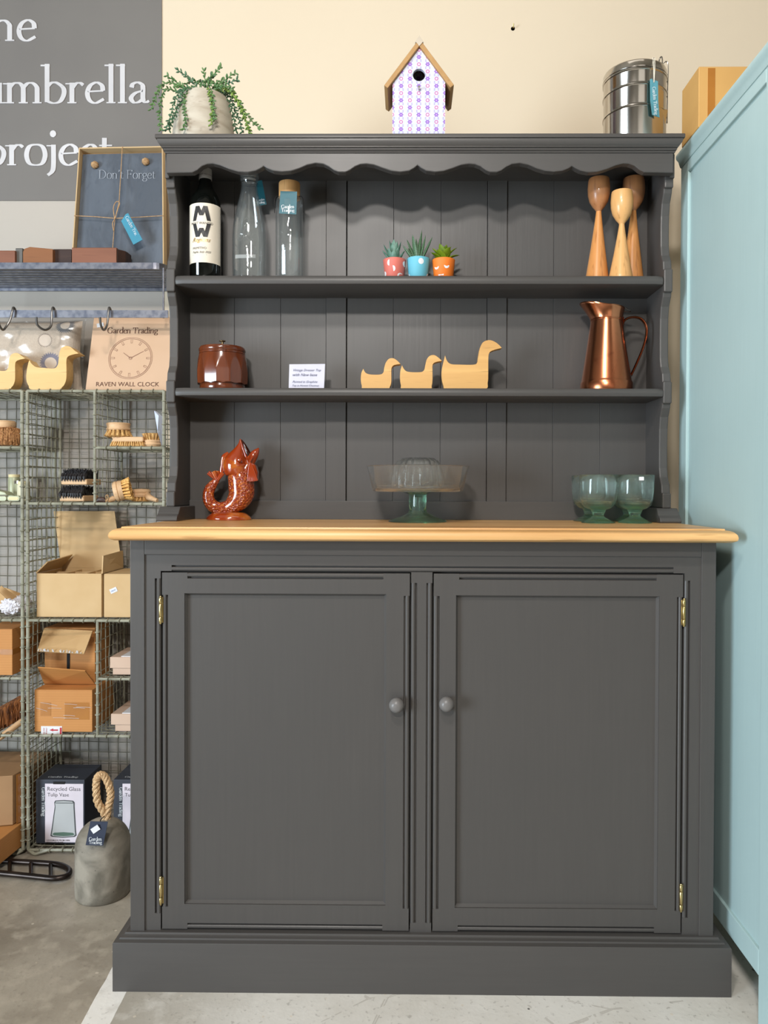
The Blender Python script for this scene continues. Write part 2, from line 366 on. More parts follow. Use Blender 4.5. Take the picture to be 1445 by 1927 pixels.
line = s.gt(0.)*s.lt(wl); mf.mix(line*b.ramp(.25, .45, .6, 1.), (240, 237, 231))
sp = mf.vor(11); mf.mix(sp.lt(.055)*.8, (62, 56, 50)); mf.mix(mf.vor(23).lt(.07)*.6, (220, 208, 190))
mf.mix(c.ramp(.6, .72, 0, .35), (112, 104, 94))
mf.bump(b, .25, .004).bump(c, .15, .002)
mf.rough(a.ramp(.3, .7, .32, .55))
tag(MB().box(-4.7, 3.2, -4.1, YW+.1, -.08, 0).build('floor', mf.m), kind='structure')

m_room = plain('cream_room_paint', (176, 168, 155), .7)
tag(MB().box(-4.8, -4.7, -4.1, YW, 0, 4.0).build('wall_left', m_room), kind='structure')
tag(MB().box(3.2, 3.3, -4.1, YW, 0, 4.0).build('wall_right', m_room), kind='structure')
tag(MB().box(-4.8, 3.3, -4.2, -4.1, 0, 4.0).build('wall_front', m_room), kind='structure')
tag(MB().box(-4.8, 3.3, -4.2, YW+.1, 4.0, 4.1).build('ceiling', m_room), kind='structure')
# painted sign on the wall
x1, xs0 = P(305, 200, YW).x, -2.2
zt, zb = 2.9, P(150, 378, YW).z
msg = plain('charcoal_sign_paint', (118, 114, 110), .6, 0., (112, 108, 105), 3)
rt = root('wall_sign', (x1-.6, YW, zb), 'large grey painted wall sign with white serif lettering above the metal shelf', 'sign')
MB().box(xs0, x1, YW-.003, YW, zb, zt).build('sign_panel', msg, rt)
mlet = plain('glossy_white_vinyl', (214, 212, 214), .35)
xh = 38/FPX*YW
for word, xr_, base in (('the', 71, 78.5), ('umbrella', 281, 195.5), ('project', 214, 312)):
    qs, wd = serif(word, 1., 1.22, .0, 8); end = P(xr_, base, YW); kx = 1.18
    for i, L in enumerate(qs):
        L2 = [[(a*xh*kx, (b if b < 1 else 1+(b-1)*1.28)*xh) for a, b in q] for q in L]
        mb = MB(); put_quads(mb, L2, Matrix.Translation((end.x-wd*xh*kx, YW-.003, end.z)) @ Matrix.Rotation(PI/2, 4, 'X'), .0025)
        if max(v.x for v in mb.v) < P(-40, 200, YW).x: continue
        mb.build('letter', mlet, rt)
# small nail hook on the cream wall
p = P(965, 54, YW)
rt = root('wall_hook', p, 'tiny metal hook screwed into the cream wall above the dresser', 'hook')
MB().tube([p, p+Vector((0, -.012, 0)), p+Vector((0, -.016, .006))], .0018, 6).build('hook_shank', m_brass, rt, smooth=True)
MB().lathe([(.0, -.0015), (.006, -.0015), (.006, 0), (0, 0)], seg=14, xf=Matrix.Translation(p) @ Matrix.Rotation(PI/2, 4, 'X')).build('hook_plate', m_steel, rt)

# ------------------------------------------------------------ dresser base cabinet
DF = 1.538; DI = 1.5415
xl, xr = P(245, 1400, DF).x, P(1345, 1400, DF).x
zbt = .1075; zwt = .9264; zwb = P(800, 1019, 1.505).z
YB = 1.95
base = root('base_cabinet', ((xl+xr)/2, DF, 0), 'dark grey painted two-door dresser base with round knobs and plinth', 'cabinet')
fr_w = .029
mb = MB(); mb.box(xl, xr, DF+.022, YB, zbt-.002, zwb)
mb.build('carcass', m_paint_v, base)
# raised outer border
z_in = P(800, 1046, DF).z
MB().box(xl, xl+fr_w, DF, DF+.022, zbt, zwb).build('corner_post', m_paint_v, base, bevel=.0012)
MB().box(xr-fr_w, xr, DF, DF+.022, zbt, zwb).build('corner_post', m_paint_v, base, bevel=.0012)
MB().box(xl+fr_w, xr-fr_w, DF, DF+.022, z_in, zwb).build('top_board', m_paint_h, base, bevel=.0012)
def bead(w_, side):
    """front profile (u, depth) of a board w_ wide with a round bead worked on one or both edges"""
    def e(): return [(.0120, 0), (.0110, .0062), (.0086, .0062), (.0080, .0012), (.0062, 0), (.0032, 0), (.0010, .0016), (0, .005)]
    pts = []
    lf = e()[::-1] if side in ('l', 'b') else [(0, 0)]
    rr = e() if side in ('r', 'b') else [(0, 0)]
    return [(0, .020)]+lf+[(w_-u, d) for (u, d) in rr]+[(w_, .020)]
def board_v(mb, x0, x1, z0, z1, y, side, s0=.03, s1=.03, ext=.0):
    w_ = x1-x0
    mb.box(x0, x1, y, y+.02, z0, z0+s0); mb.box(x0, x1, y, y+.02, z1-s1, z1)
    mb.prism([(x0+u, y+d) for u, d in bead(w_, side)], 'z', z0+s0, z1-s1)
def board_h(mb, x0, x1, z0, z1, y, side, s0=.04, s1=.04):
    w_ = z1-z0
    mb.box(x0, x0+s0, y, y+.02, z0, z1); mb.box(x1-s1, x1, y, y+.02, z0, z1)
    mb.prism([(y+d, z0+u) for u, d in bead(w_, side)], 'x', x0+s0, x1-s1)
X = lambda px: P(px, 1400, DI).x
Z = lambda py: P(800, py, DI).z
zd1 = Z(1079.5); zd0 = Z(1752)
Lx0, Lx1, Rx0, Rx1 = X(305), X(770), X(815), X(1283)
mb = MB(); board_v(mb, xl+fr_w, Lx0-.0028, zbt, z_in, DI, 'r', .035, .048); mb.build('stile', m_paint_v, base, smooth=30)
mb = MB(); board_v(mb, Rx1+.0028, xr-fr_w, zbt, z_in, DI, 'l', .035, .048); mb.build('stile', m_paint_v, base, smooth=30)
mb = MB(); board_v(mb, Lx1+.0028, Rx0-.0028, zbt, zd1+.003, DI, 'b', .02, .022); mb.build('centre_stile', m_paint_v, base, smooth=30)
mb = MB(); board_h(mb, Lx0-.0028, Rx1+.0028, zd1+.003, z_in, DI, 'l', .022, .022); mb.build('top_rail', m_paint_h, base, smooth=30)
def knob(px, py, parent):
    c = P(px, py, DI-.014)
    mb = MB(); pr = [(0, -.0155), (.006, -.0150), (.0105, -.0125), (.0140, -.0075), (.0150, -.002), (.0142, .003), (.0115, .007), (.0072, .010), (.0062, .013), (.0075, .0145), (0, .0145)]
    mb.lathe(pr, seg=36, xf=Matrix.Translation(c) @ Matrix.Rotation(-PI/2, 4, 'X'))
    mb.build('knob', m_knob, parent, smooth=60)
m_knob = paint('knob_paint', (108, 105, 103), 'x', .36)
def hinge(px, p0, p1, parent):
    a, b = P(px, p0, DI-.002), P(px, p1, DI-.002); z1_, z0_ = a.z, b.z; L = z1_-z0_
    mb = MB()
    for (u, v) in ((0, .24), (.25, .75), (.76, 1)):
        mb.lathe([(.0030, z0_+L*u+.0003), (.0034, z0_+L*u+.0008), (.0034, z0_+L*v-.0008), (.0030, z0_+L*v-.0003)], a.x, a.y, 14)
    mb.lathe([(.001, z1_), (.0026, z1_+.0008), (.0018, z1_+.003), (0, z1_+.0036)], a.x, a.y, 12)
    mb.lathe([(0, z0_-.003), (.0020, z0_-.0022), (.0024, z0_)], a.x, a.y, 12)
    mb.box(a.x-.0046, a.x+.0046, a.y+.0022, a.y+.0030, z0_, z1_)
    mb.build('hinge', m_brass, parent, smooth=True)
def door(x0, x1, px0, px1, py0, py1, kn, hs, bs):
    ix0, ix1, iz1, iz0 = X(px0), X(px1), Z(py0), Z(py1)
    mb = MB()
    board_v(mb, x0, ix0, zd0, zd1, DI, 'l', .045, .045); board_v(mb, ix1, x1, zd0, zd1, DI, 'r', .045, .045)
    board_h(mb, ix0, ix1, iz1, zd1, DI, 'r', .006, .006); board_h(mb, ix0, ix1, zd0, iz0, DI, 'l', .006, .006)
    d = mb.build('door', m_paint_v, base, smooth=30)
    # sunk panel with a sloped lip on all four sides
    mb = MB(); k = .0045; yp = DI+.0095
    o = [(ix0, iz0), (ix1, iz0), (ix1, iz1), (ix0, iz1)]; i_ = [(ix0+k, iz0+k), (ix1-k, iz0+k), (ix1-k, iz1-k), (ix0+k, iz1-k)]
    mb.add([(a, DI+.0035, b) for a, b in o]+[(a, yp, b) for a, b in i_]+[(a, yp+.006, b) for a, b in o], [(0, 1, 5, 4), (1, 2, 6, 5), (2, 3, 7, 6), (3, 0, 4, 7), (4, 5, 6, 7), (8, 9, 10, 11), (0, 1, 9, 8), (1, 2, 10, 9), (2, 3, 11, 10), (3, 0, 8, 11)])
    mb.build('door_panel', m_paint_v, d)
    knob(kn[0], kn[1], d)
    for h_ in hs: hinge(*h_, d)
door(Lx0, Lx1, 347, 726, 1118.5, 1705, (746, 1327), ((302, 1124, 1172), (302.5, 1652, 1701)), 'l')
door(Rx0, Rx1, 857, 1239, 1120, 1708, (840, 1325), ((1287, 1129, 1177), (1281.5, 1666, 1714)), 'r')
MB().box(Lx0-.003, Rx1+.003, DI+.0195, DI+.021, zbt, z_in).build('inner_shadow_board', m_dark, base)
mb = MB(); mb.sweep_u([(.0, .1085), (.008, .1085), (.009, .1055), (.0125, .1035), (.0165, .1025), (.0175, .0995), (.0215, .0985), (.0262, .0975), (.0270, .0960), (.0270, .0)], xl, xr, DF+.003, YB-.01)
mb.build('plinth', m_paint_h, base, smooth=30)

# ------------------------------------------------------------ oak worktop
wx0, wx1 = P(205, 1007, 1.497).x, P(1388, 1010, 1.497).x
yf = 1.492
wt = root('oak_worktop', ((wx0+wx1)/2, yf, zwb), 'honey oak worktop with rounded front edge on the dark grey dresser base', 'worktop')
T_ = zwt-zwb
mb = MB(); pr = [(-.020, zwt), (-.0195, zwt), (-.0185, zwt-.0030), (-.0125, zwt-.0034), (-.006, zwt-.0062), (-.0015, zwt-.011), (0, zwt-.0165), (-.0008, zwt-.0215), (-.0035, zwb+.0025), (-.009, zwb)]
mb.sweep_u(pr, wx0, wx1, yf, YB+.01)
mb.build('worktop_board', m_oak, wt, smooth=50)

# ------------------------------------------------------------ plate rack
YR = 1.93; YS = 1.800; YFZ = 1.772
ox0, ox1 = P(312, 740, YS).x, P(1264.5, 740, YS).x; ts = .0205
zt_r = 1.809
rack = root('plate_rack', ((ox0+ox1)/2, YS, zwt), 'dark grey painted two-shelf plate rack with scalloped top standing on the oak worktop', 'rack')
zf = P(800, 955, YS).z
def side_profile():
    zz = lambda py: P(330, py, YS).z
    d = .027
    pts = [(YR+.03, zt_r-.01), (YS, zt_r-.01), (YS, zz(353))]
    def recess(a, b):
        L = b-a
        return [(YS+.007, zz(a)), (YS+.010, zz(a+8)), (YS+.022, zz(a+24)), (YS+d, zz(a+46)), (YS+d+.001, zz(a+L*.5)), (YS+d, zz(b-48)), (YS+.022, zz(b-30)), (YS+.010, zz(b-16)), (YS+.007, zz(b))]
    pts += recess(353, 505)+[(YS, zz(505)), (YS, zz(548))]+recess(548, 716)+[(YS, zz(716)), (YS, zz(757))]+recess(757, 925)+[(YS, zz(925)), (YS, zf), (YR+.03, zf)]
    return pts
sp_ = side_profile()
for (a, b) in ((ox0, ox0+ts), (ox1-ts, ox1)):
    MB().prism(sp_, 'x', a, b).build('side_panel', m_paint_v, rack, bevel=.0028)
# sled feet
for (cx_, sgn) in ((ox0+ts/2, 1), (ox1-ts/2, -1)):
    mb = MB(); fz = zf-zwt
    pr = [(YR+.02, 0), (1.772, 0), (1.770, fz*.12), (1.774, fz*.35), (1.784, fz*.52), (1.786, fz*.60), (1.793, fz*.82), (1.800, fz), (YR+.02, fz)]
    mb.prism([(a, zwt+b) for a, b in pr], 'x', cx_-.0245, cx_+.0245); mb.build('foot_block', m_paint_h, rack, bevel=.0015)
# cornice, frieze, top board
zc = zt_r
cx0, cx1 = P(312.5, 275, YFZ).x, P(1267.5, 275, YFZ).x
mb = MB(); mb.sweep_u([(-.01, zc), (.0185, zc), (.0195, zc-.002), (.0195, zc-.0085), (.0160, zc-.0095), (.0160, zc-.012), (.0150, zc-.0165), (.0115, zc-.0215), (.0085, zc-.0235), (.0085, zc-.0250), (.0070, zc-.0262), (.0048, zc-.0268), (.0050, zc-.0285), (.0062, zc-.0300), (.0050, zc-.0318), (.0025, zc-.0322), (.0035, zc-.0340), (.0025, zc-.0362), (-.001, zc-.0368)], cx0, cx1, YFZ, YR+.04)
mb.build('cornice', m_paint_h, rack, smooth=30)
fz = lambda px, py: (P(px, py, YFZ).x, P(px, py, YFZ).z)
half = [(312.5, 325.5), (362, 324.5), (371, 320), (380, 312.5), (390, 308.6), (401, 308), (415, 311.5), (432, 318.5), (449, 323.5), (466, 324.5), (481, 321.5), (490, 317), (496.5, 312.5), (503, 317), (514, 321.5), (530, 323.5), (547, 322), (562, 317.5), (578, 310.5), (594, 307.2), (609, 309), (620, 314.5), (629, 321), (637, 324), (650, 324), (658, 320.5), (668, 313.5), (678, 309.5), (690, 308.5), (704, 310.5), (720, 316.5), (737, 322), (753, 323.8), (770, 321.5), (779, 316.5), (786, 310.8)]
seq = [fz(*q) for q in half]; xc = seq[-1][0]
seq += [(2*xc-a, b) for a, b in seq[:-1][::-1]]
seq[0] = (cx0, seq[0][1]); seq[-1] = (cx1, seq[-1][1])
mb = MB(); n = len(seq); ztop = zc-.035
vs = [(a, YFZ, b) for a, b in seq]+[(a, YFZ, ztop) for a, b in seq]+[(a, YFZ+.02, b) for a, b in seq]+[(a, YFZ+.02, ztop) for a, b in seq]
fs = []
for i in range(n-1): fs += [(i, i+1, n+i+1, n+i), (2*n+i, 3*n+i, 3*n+i+1, 2*n+i+1), (i, 2*n+i, 2*n+i+1, i+1), (n+i, n+i+1, 3*n+i+1, 3*n+i)]
fs += [(0, n, 3*n, 2*n), (n-1, 3*n-1, 4*n-1, 2*n-1)]
mb.add(vs, fs); mb.build('scalloped_frieze', m_paint_h, rack, bevel=.002)
MB().box(cx0+.002, cx1-.002, YFZ+.02, YR+.04, zc-.024, zc-.006).build('top_board', m_paint_h, rack)
MB().box(cx0+.0005, ox0+.001, YFZ+.02, YS+.1, P(330, 328, YFZ).z, zc-.03).build('frieze_return', m_paint_h, rack)
MB().box(ox1-.001, cx1-.0005, YFZ+.02, YS+.1, P(330, 328, YFZ).z, zc-.03).build('frieze_return', m_paint_h, rack)
# shelves
def shelf(pt, pb):
    zt_, zb_ = P(790, pt, 1.797).z, P(790, pb, 1.800).z; h = zt_-zb_
    x0, x1 = P(325, pt, 1.80).x, P(1253, pt, 1.80).x
    mb = MB(); pr = [(.000, .0), (.003, .0012), (.005, h*.35), (.005, h*.62), (.002, h*.9), (.0, h)]
    outl = lambda o: [(x0-.0001, YR+.005), (x0-.0001, YS+.012-o*.5), (x0+.0085-o*.3, YS+.0035-o), (x0+.024, YS-o), (x1-.024, YS-o), (x1-.0085+o*.3, YS+.0035-o), (x1, YS+.012-o*.5), (x1, YR+.005)]
    L = len(outl(0)); vs, fs = [], []
    for (o, zz) in pr: vs += [(a, b, zb_+zz) for a, b in outl(o)]
    for i in range(len(pr)-1):
        for k in range(L): fs.append((i*L+k, i*L+(k+1) % L, (i+1)*L+(k+1) % L, (i+1)*L+k))
    fs += [list(range(L))[::-1], list(range((len(pr)-1)*L, len(pr)*L))]
    mb.add(vs, fs); mb.build('shelf', m_paint_h, rack, smooth=35); return zt_
zs1 = shelf(518.5, 535.5); zs2 = shelf(730.3, 746)
# back boards with v joints
def bx(px): return P(px, 650, YR).x
zrail = P(790, 943, YR-.006).z
cols = [(357, 441, 0), (441, 528, 0), (528, 613.5, 0), (613.5, 651.5, 1), (652.5, 740, 0), (740, 829, 0), (829, 916, 0), (916.5, 953, 1), (953.5, 1041, 0), (1041, 1130, 0), (1130, 1217, 0)]
for (a, b, k) in cols:
    x0, x1 = bx(a)+.00015, bx(b)-.00015; y0 = YR-(.0035 if k else 0); c = .0008
    if a == 357: x0 = ox0+ts-.001
    if b == 1217: x1 = ox1-ts+.001
    mb = MB(); mb.prism([(x0, y0+c), (x0+c, y0), (x1-c, y0), (x1, y0+c), (x1, YR+.012), (x0, YR+.012)], 'z', zwt+.004, zc-.024)
    mb.build('batten' if k else 'back_board', m_paint_v, rack)
MB().box(ox0+ts, ox1-ts, YR+.012, YR+.016, zwt+.004, zc-.024).build('backing_sheet', m_dark, rack)
MB().box(ox0+ts, ox1-ts, YR-.008, YR+.004, zwt, zrail).build('bottom_rail', m_paint_h, rack, bevel=.001)

# ------------------------------------------------------------ pale teal cabinet at the right
XT = .6567; XC = .6447
tc = root('teal_cabinet', (XT+.3, 1.6, 0), 'tall pale teal painted cabinet with sunken side panel, right of the dresser', 'cabinet')
ty = lambda px, py: PX(px, py, XT)
yb_, yf_ = 1.872, 1.36
ztc = .8095+1; zb0 = .097
ypb = ty(1292, 650).y; ypf = ty(1427, 1800).y
zg1 = ty(1294, 323).z; zg0 = ty(1342, 1676).z
mb = MB(); mb.box(XT, XT+.022, ypb, yb_, 0.0, ztc-.02); mb.build('rear_stile', m_teal, tc, bevel=.0015)
MB().box(XT, XT+.022, yf_, ypf, 0, ztc-.02).build('front_stile', m_teal, tc, bevel=.0015)
MB().box(XT, XT+.022, ypf, ypb, zg1, ztc-.02).build('top_rail', m_teal, tc, bevel=.0015)
MB().box(XT, XT+.022, ypf, ypb, zb0, zg0).build('bottom_rail', m_teal, tc, bevel=.0015)
MB().box(XT+.006, XT+.012, ypf, ypb, zg0, zg1).build('side_panel', m_teal, tc)
MB().box(XT+.022, XT+.9, yf_+.0, yb_, zb0+.02, ztc-.02).build('carcass', m_teal, tc)
k = XT-XC
mb = MB(); pr = [(-.01, ztc), (k, ztc), (k+.001, ztc-.004), (k, ztc-.010), (k*.55, ztc-.016), (k*.35, ztc-.024), (k*.15, ztc-.030), (-.01, ztc-.031)]
n = len(pr); vs = []
ye, yfr = yb_+.0, yf_
for (o, z_) in pr: vs += [(XT-o, yfr-o, z_), (XT-o, ye, z_)]
mb.sweep_u(pr, XT, XT+.9, yf_, yb_); mb.build('cornice', m_teal, tc, smooth=40)
# ------------------------------------------------------------ steel wall shelf with hook rail
m_rawsteel = M('brushed_raw_steel', (128, 128, 134), .42, .9)
n_ = m_rawsteel.noise(60, detail=5); m_rawsteel.mix(n_.ramp(.4, .65), (98, 100, 110)); m_rawsteel = m_rawsteel.m
YP = 2.085
zsh = P(150, 494, YP).z; zshb = P(150, 506, YP).z
xs_r = P(309, 500, YP).x; xs_l = -1.75
sh = root('steel_wall_shelf', (-.95, YW-.02, zshb), 'raw steel slatted wall shelf with a flat rim and a hook rail below', 'shelf')
path = [(xs_l, YP)]+[(xs_r-.03, YP)]+[(xs_r-.03+.03*math.sin(a), YP+.03-.03*math.cos(a)) for a in [PI/2*i/6 for i in range(1, 7)]]+[(xs_r, YW-.004)]
def strip(path, z0, z1, th=.003):
    mb = MB(); n = len(path); inn = []
    for i, p in enumerate(path):
        a = Vector(path[max(0, i-1)]); b = Vector(path[min(n-1, i+1)]); d = (b-a).normalized(); inn.append((p[0]-d.y*th, p[1]+d.x*th))
    vs = [(a, b, z0) for a, b in path]+[(a, b, z1) for a, b in path]+[(a, b, z0) for a, b in inn]+[(a, b, z1) for a, b in inn]; fs = []
    for i in range(n-1): fs += [(i, i+1, n+i+1, n+i), (2*n+i, 3*n+i, 3*n+i+1, 2*n+i+1), (i, 2*n+i, 2*n+i+1, i+1), (n+i, n+i+1, 3*n+i+1, 3*n+i)]
    fs += [(0, n, 3*n, 2*n), (n-1, 2*n-1, 4*n-1, 3*n-1)]
    return mb.add(vs, fs)
strip(path, zshb, zsh).build('rim', m_rawsteel, sh)
zrod = zshb+.004
for i in range(8):
    yy = YP+.012+i*.0245
    MB().box(xs_l, xs_r-.004, yy, yy+.0165, zrod-.0015, zrod+.0030).build('slat', m_rawsteel, sh, bevel=.0006)
MB().box(xs_l, xs_r, YW-.008, YW-.002, zrod-.010, zrod+.012).build('wall_bar', m_rawsteel, sh)
ra, rb = P(100, 583.5, YP).z, P(100, 597.5, YP).z
MB().box(xs_l, xs_r+.01, YP, YP+.004, rb, ra).build('hook_rail', m_rawsteel, sh)
for xx in (xs_r-.004, -1.25):
    MB().tube([(xx, YP+.006, rb), (xx, YP+.006, zrod)], .003, 8).build('rail_rod', m_rawsteel, sh)
m_hooks = plain('dull_steel_wire', (120, 118, 116), .4, .9)
for px in (24.5, 99, 205):
    t = P(px, 580, YP-.004); x0 = t.x; sw = {24.5: -.012, 99: .0, 205: -.002}[px]; out = .012 if px != 99 else -.018
    pts = cr([(x0, YP+.010, ra-.014), (x0, YP+.008, ra+.002), (x0, YP-.002, ra+.006), (x0, YP-.008, ra-.006), (x0+sw*.4, YP-.010, ra-.028), (x0+sw, YP-.016, ra-.048), (x0+sw-.002 + (out if px == 99 else 0)*.4, YP-.030, ra-.060), (x0+sw-.004+(out if px == 99 else 0), YP-.044, ra-.050), (x0+sw-.004+(out if px == 99 else 0), YP-.050, ra-.030)], 5)
    h = MB().tube(pts, .0030, 8).build('s_hook', m_hooks, None, smooth=True)
    tag(h, {24.5: 'leftmost steel S hook on the flat rail under the wall shelf', 99: 'middle steel S hook hanging in front of the bagged cushion', 205: 'steel S hook hanging in front of the clock box'}[px], 'hook', 'steel hooks on the rail')
# reclaimed wood blocks on the shelf
m_redwood = wood('red_brown_wood', (156, 102, 76), (98, 58, 42), 'x', .55, 18, amt=1.)
m_tanwood = wood('tan_brown_wood', (150, 98, 58), (112, 66, 38), 'x', .5, 18)
m_darkwood = wood('dark_charred_wood', (64, 42, 34), (34, 22, 20), 'x', .5, 40)
m_greybit = plain('grey_paint', (100, 98, 94), .6)
def wblock(px0, px1, py, y0, dep, m, label, name='wooden_block', side=None, zt2=None):
    a, b = P(px0, py, y0), P(px1, py, y0); z0 = zrod+.0045
    r_ = root(name, ((a.x+b.x)/2, y0, z0), label, 'wooden block', 'reclaimed wooden blocks on the wall shelf')
    z1 = a.z; c = .006
    MB().prism([(y0, z0), (y0, z1-c*.3), (y0+c*.3, z1), (y0+dep-.02, z1), (y0+dep, z1-.014), (y0+dep, z0)], 'x', a.x, b.x).build('block_body', m, r_, bevel=.001)
    if side: MB().box(b.x, b.x+.0015, y0+.002, y0+dep-.018, z0, z1-.003).build('end_face', side, r_)
    return r_
wblock(-60, 28, 471, 2.11, .05, m_redwood, 'long red brown wooden block at the left edge, on the shelf')
wblock(29, 42, 466.5, 2.12, .05, m_greybit, 'small grey painted block between the brown blocks on the shelf')
# angled tan block
y0 = 2.115; z0 = zrod+.0045
a = P(43, 466, y0); b = P(99, 466, y0)
r_ = root('wooden_block', (a.x+.04, y0, z0), 'tan wooden block with a slanting top corner, on the shelf', 'wooden block', 'reclaimed wooden blocks on the wall shelf')
MB().prism([(a.x, z0), (b.x, z0), (b.x, P(99, 468.5, y0).z), (P(56, 465, y0).x, P(56, 464.5, y0).z), (P(46, 470, y0).x, P(46, 468, y0).z), (a.x, P(43, 474, y0).z)], 'y', y0, y0+.06).build('block_body', m_tanwood, r_, bevel=.001)
wblock(100, 134, 468.5, 2.13, .03, m_darkwood, 'dark hollow-looking wooden block behind the tan one on the shelf')
r_ = wblock(135, 219, 465.5, 2.098, .060, m_redwood, 'red brown wooden block with a dark end, in front of the slate', side=None)
q0, q1 = P(219.5, 466, 2.098), P(238, 475, 2.12)
MB().prism([(q0.x, 2.100), (q1.x-.002, 2.118), (q1.x, 2.13), (q1.x, 2.158), (q0.x, 2.158)], 'z', z0, q0.z-.003).build('dark_end', m_darkwood, r_, bevel=.001)
# ------------------------------------------------------------ slate memo board in its card tray
m_slate = M('blue_grey_slate', (80, 87, 97), .55, spec=.4)
na = m_slate.noise(14, (1, 1, .45), 6, 1.2); nb = m_slate.noise(70, (1, 1, .4), 4)
m_slate.mix(na.ramp(.4, .68), (96, 104, 115)); m_slate.mix(nb.ramp(.55, .72, 0, .5), (66, 74, 86)); m_slate.bump(na, .8, .006).bump(nb, .3, .002); m_slate = m_slate.m
z0 = zrod+.0045
bl, br = P(140.5, 492, 2.175), P(312, 492, 2.175); tl, tr_ = P(155.5, 288, 2.235), P(311, 285, 2.235)
slr = root('slate_memo_board', ((bl.x+br.x)/2, 2.19, z0), 'blue grey slate memo board tied with twine in an open kraft tray', 'memo board')
BLv, BRv = Vector((bl.x, 2.175, z0)), Vector((br.x+.003, 2.175, z0)); TL, TR = Vector((tl.x, 2.235, tl.z)), Vector((tr_.x+.001, 2.235, tr_.z))
nrm = (BRv-BLv).cross(TL-BLv).normalized()
if nrm.y > 0: nrm = -nrm
def sp(u, v, d=0.): return BLv.lerp(BRv, u).lerp(TL.lerp(TR, u), v)+nrm*d
def slab(mb, u0, u1, v0, v1, d0, d1):
    vs = [sp(u, v, d) for u in (u0, u1) for v in (v0, v1) for d in (d0, d1)]
    return mb.add(vs, [(0, 1, 3, 2), (4, 6, 7, 5), (0, 4, 5, 1), (2, 3, 7, 6), (0, 2, 6, 4), (1, 5, 7, 3)])
slab(MB(), 0, 1, 0, 1, -.002, 0).build('tray_back', m_kraft, slr)
for q in ((0, .012, 0, 1), (.988, 1, 0, 1), (.012, .988, .99, 1), (.012, .988, 0, .01)): slab(MB(), *q, 0, .026).build('tray_wall', m_cardcut, slr)
slab(MB(), .02, .98, .015, .975, .001, .008).build('slate', m_slate, slr)
for (u, v) in ((.18, .875), (.78, .895)):
    c = sp(u, v, .014); mb = MB()
    for k in range(5):
        a0 = k*1.3; ax = Vector((math.cos(a0), .3*math.sin(a0*2), math.sin(a0))).normalized(); t1 = ax.cross(Vector((.2, 1, .3))).normalized(); t2 = ax.cross(t1)
        mb.tube([c+(t1*math.cos(b_)+t2*math.sin(b_))*.0075 for b_ in [2*PI*i/12 for i in range(12)]], .0038, 6, True)
    mb.build('rope_knot', m_twine, slr, smooth=True)
mb = serif_mb("Don’t Forget", (sp(.89, .8)-sp(.22, .8)).length, Matrix.Translation(sp(.555, .765, .0095)) @ Matrix(((1, 0, 0), (0, (TL-BLv).normalized().y, 0), (0, 0, 1))).to_4x4() @ Matrix.Rotation(PI/2-math.atan2(.06, TL.z-BLv.z), 4, 'X'), .75)
mb.build('lettering', plain('chalky_print', (158, 164, 174), .7), slr)
mb = MB(); mb.tube([sp(.52, 1.0, .027), sp(.50, .55, .027), sp(.46, .4, .029), sp(.44, .12, .027), sp(.43, .0, .027)], .0011, 6)
mb.tube([sp(0, .44, .027), sp(.25, .43, .0275), sp(.46, .415, .028), sp(.75, .425, .0275), sp(1., .435, .027)], .0011, 6)
mb.tube(cr([sp(.46, .41, .03), sp(.445, .49, .032), sp(.475, .54, .033), sp(.515, .53, .033), sp(.49, .47, .032), sp(.465, .41, .031), sp(.44, .37, .031), sp(.455, .31, .031)], 5), .0013, 6)
mb.build('twine', m_twine, slr, smooth=True)
tg = [P(236.5, 403, 2.15), P(241, 401, 2.15), P(268, 451, 2.145), P(251, 460.5, 2.145), P(228, 416, 2.15)]
m_lteal = plain('light_teal_card', (60, 140, 166), .5)
mb = MB(); n = 5; mb.add([tuple(v) for v in tg]+[tuple(v+Vector((0, .0012, 0))) for v in tg], [list(range(5)), list(range(5, 10))[::-1]]+[(i, (i+1) % 5, 5+(i+1) % 5, 5+i) for i in range(5)])
t_ = mb.build('paper_tag', m_lteal, slr)
d_ = tg[2]-tg[1]; mb = serif_mb('Garden Trading', .075, Matrix.Translation((tg[0]+tg[3])/2+Vector((.006, -.001, .001))) @ Matrix.Rotation(PI/2, 4, 'X') @ Matrix.Rotation(math.atan2(d_.z, d_.x), 4, 'Z'), .9)
mb.build('lettering', m_whiteink, t_)

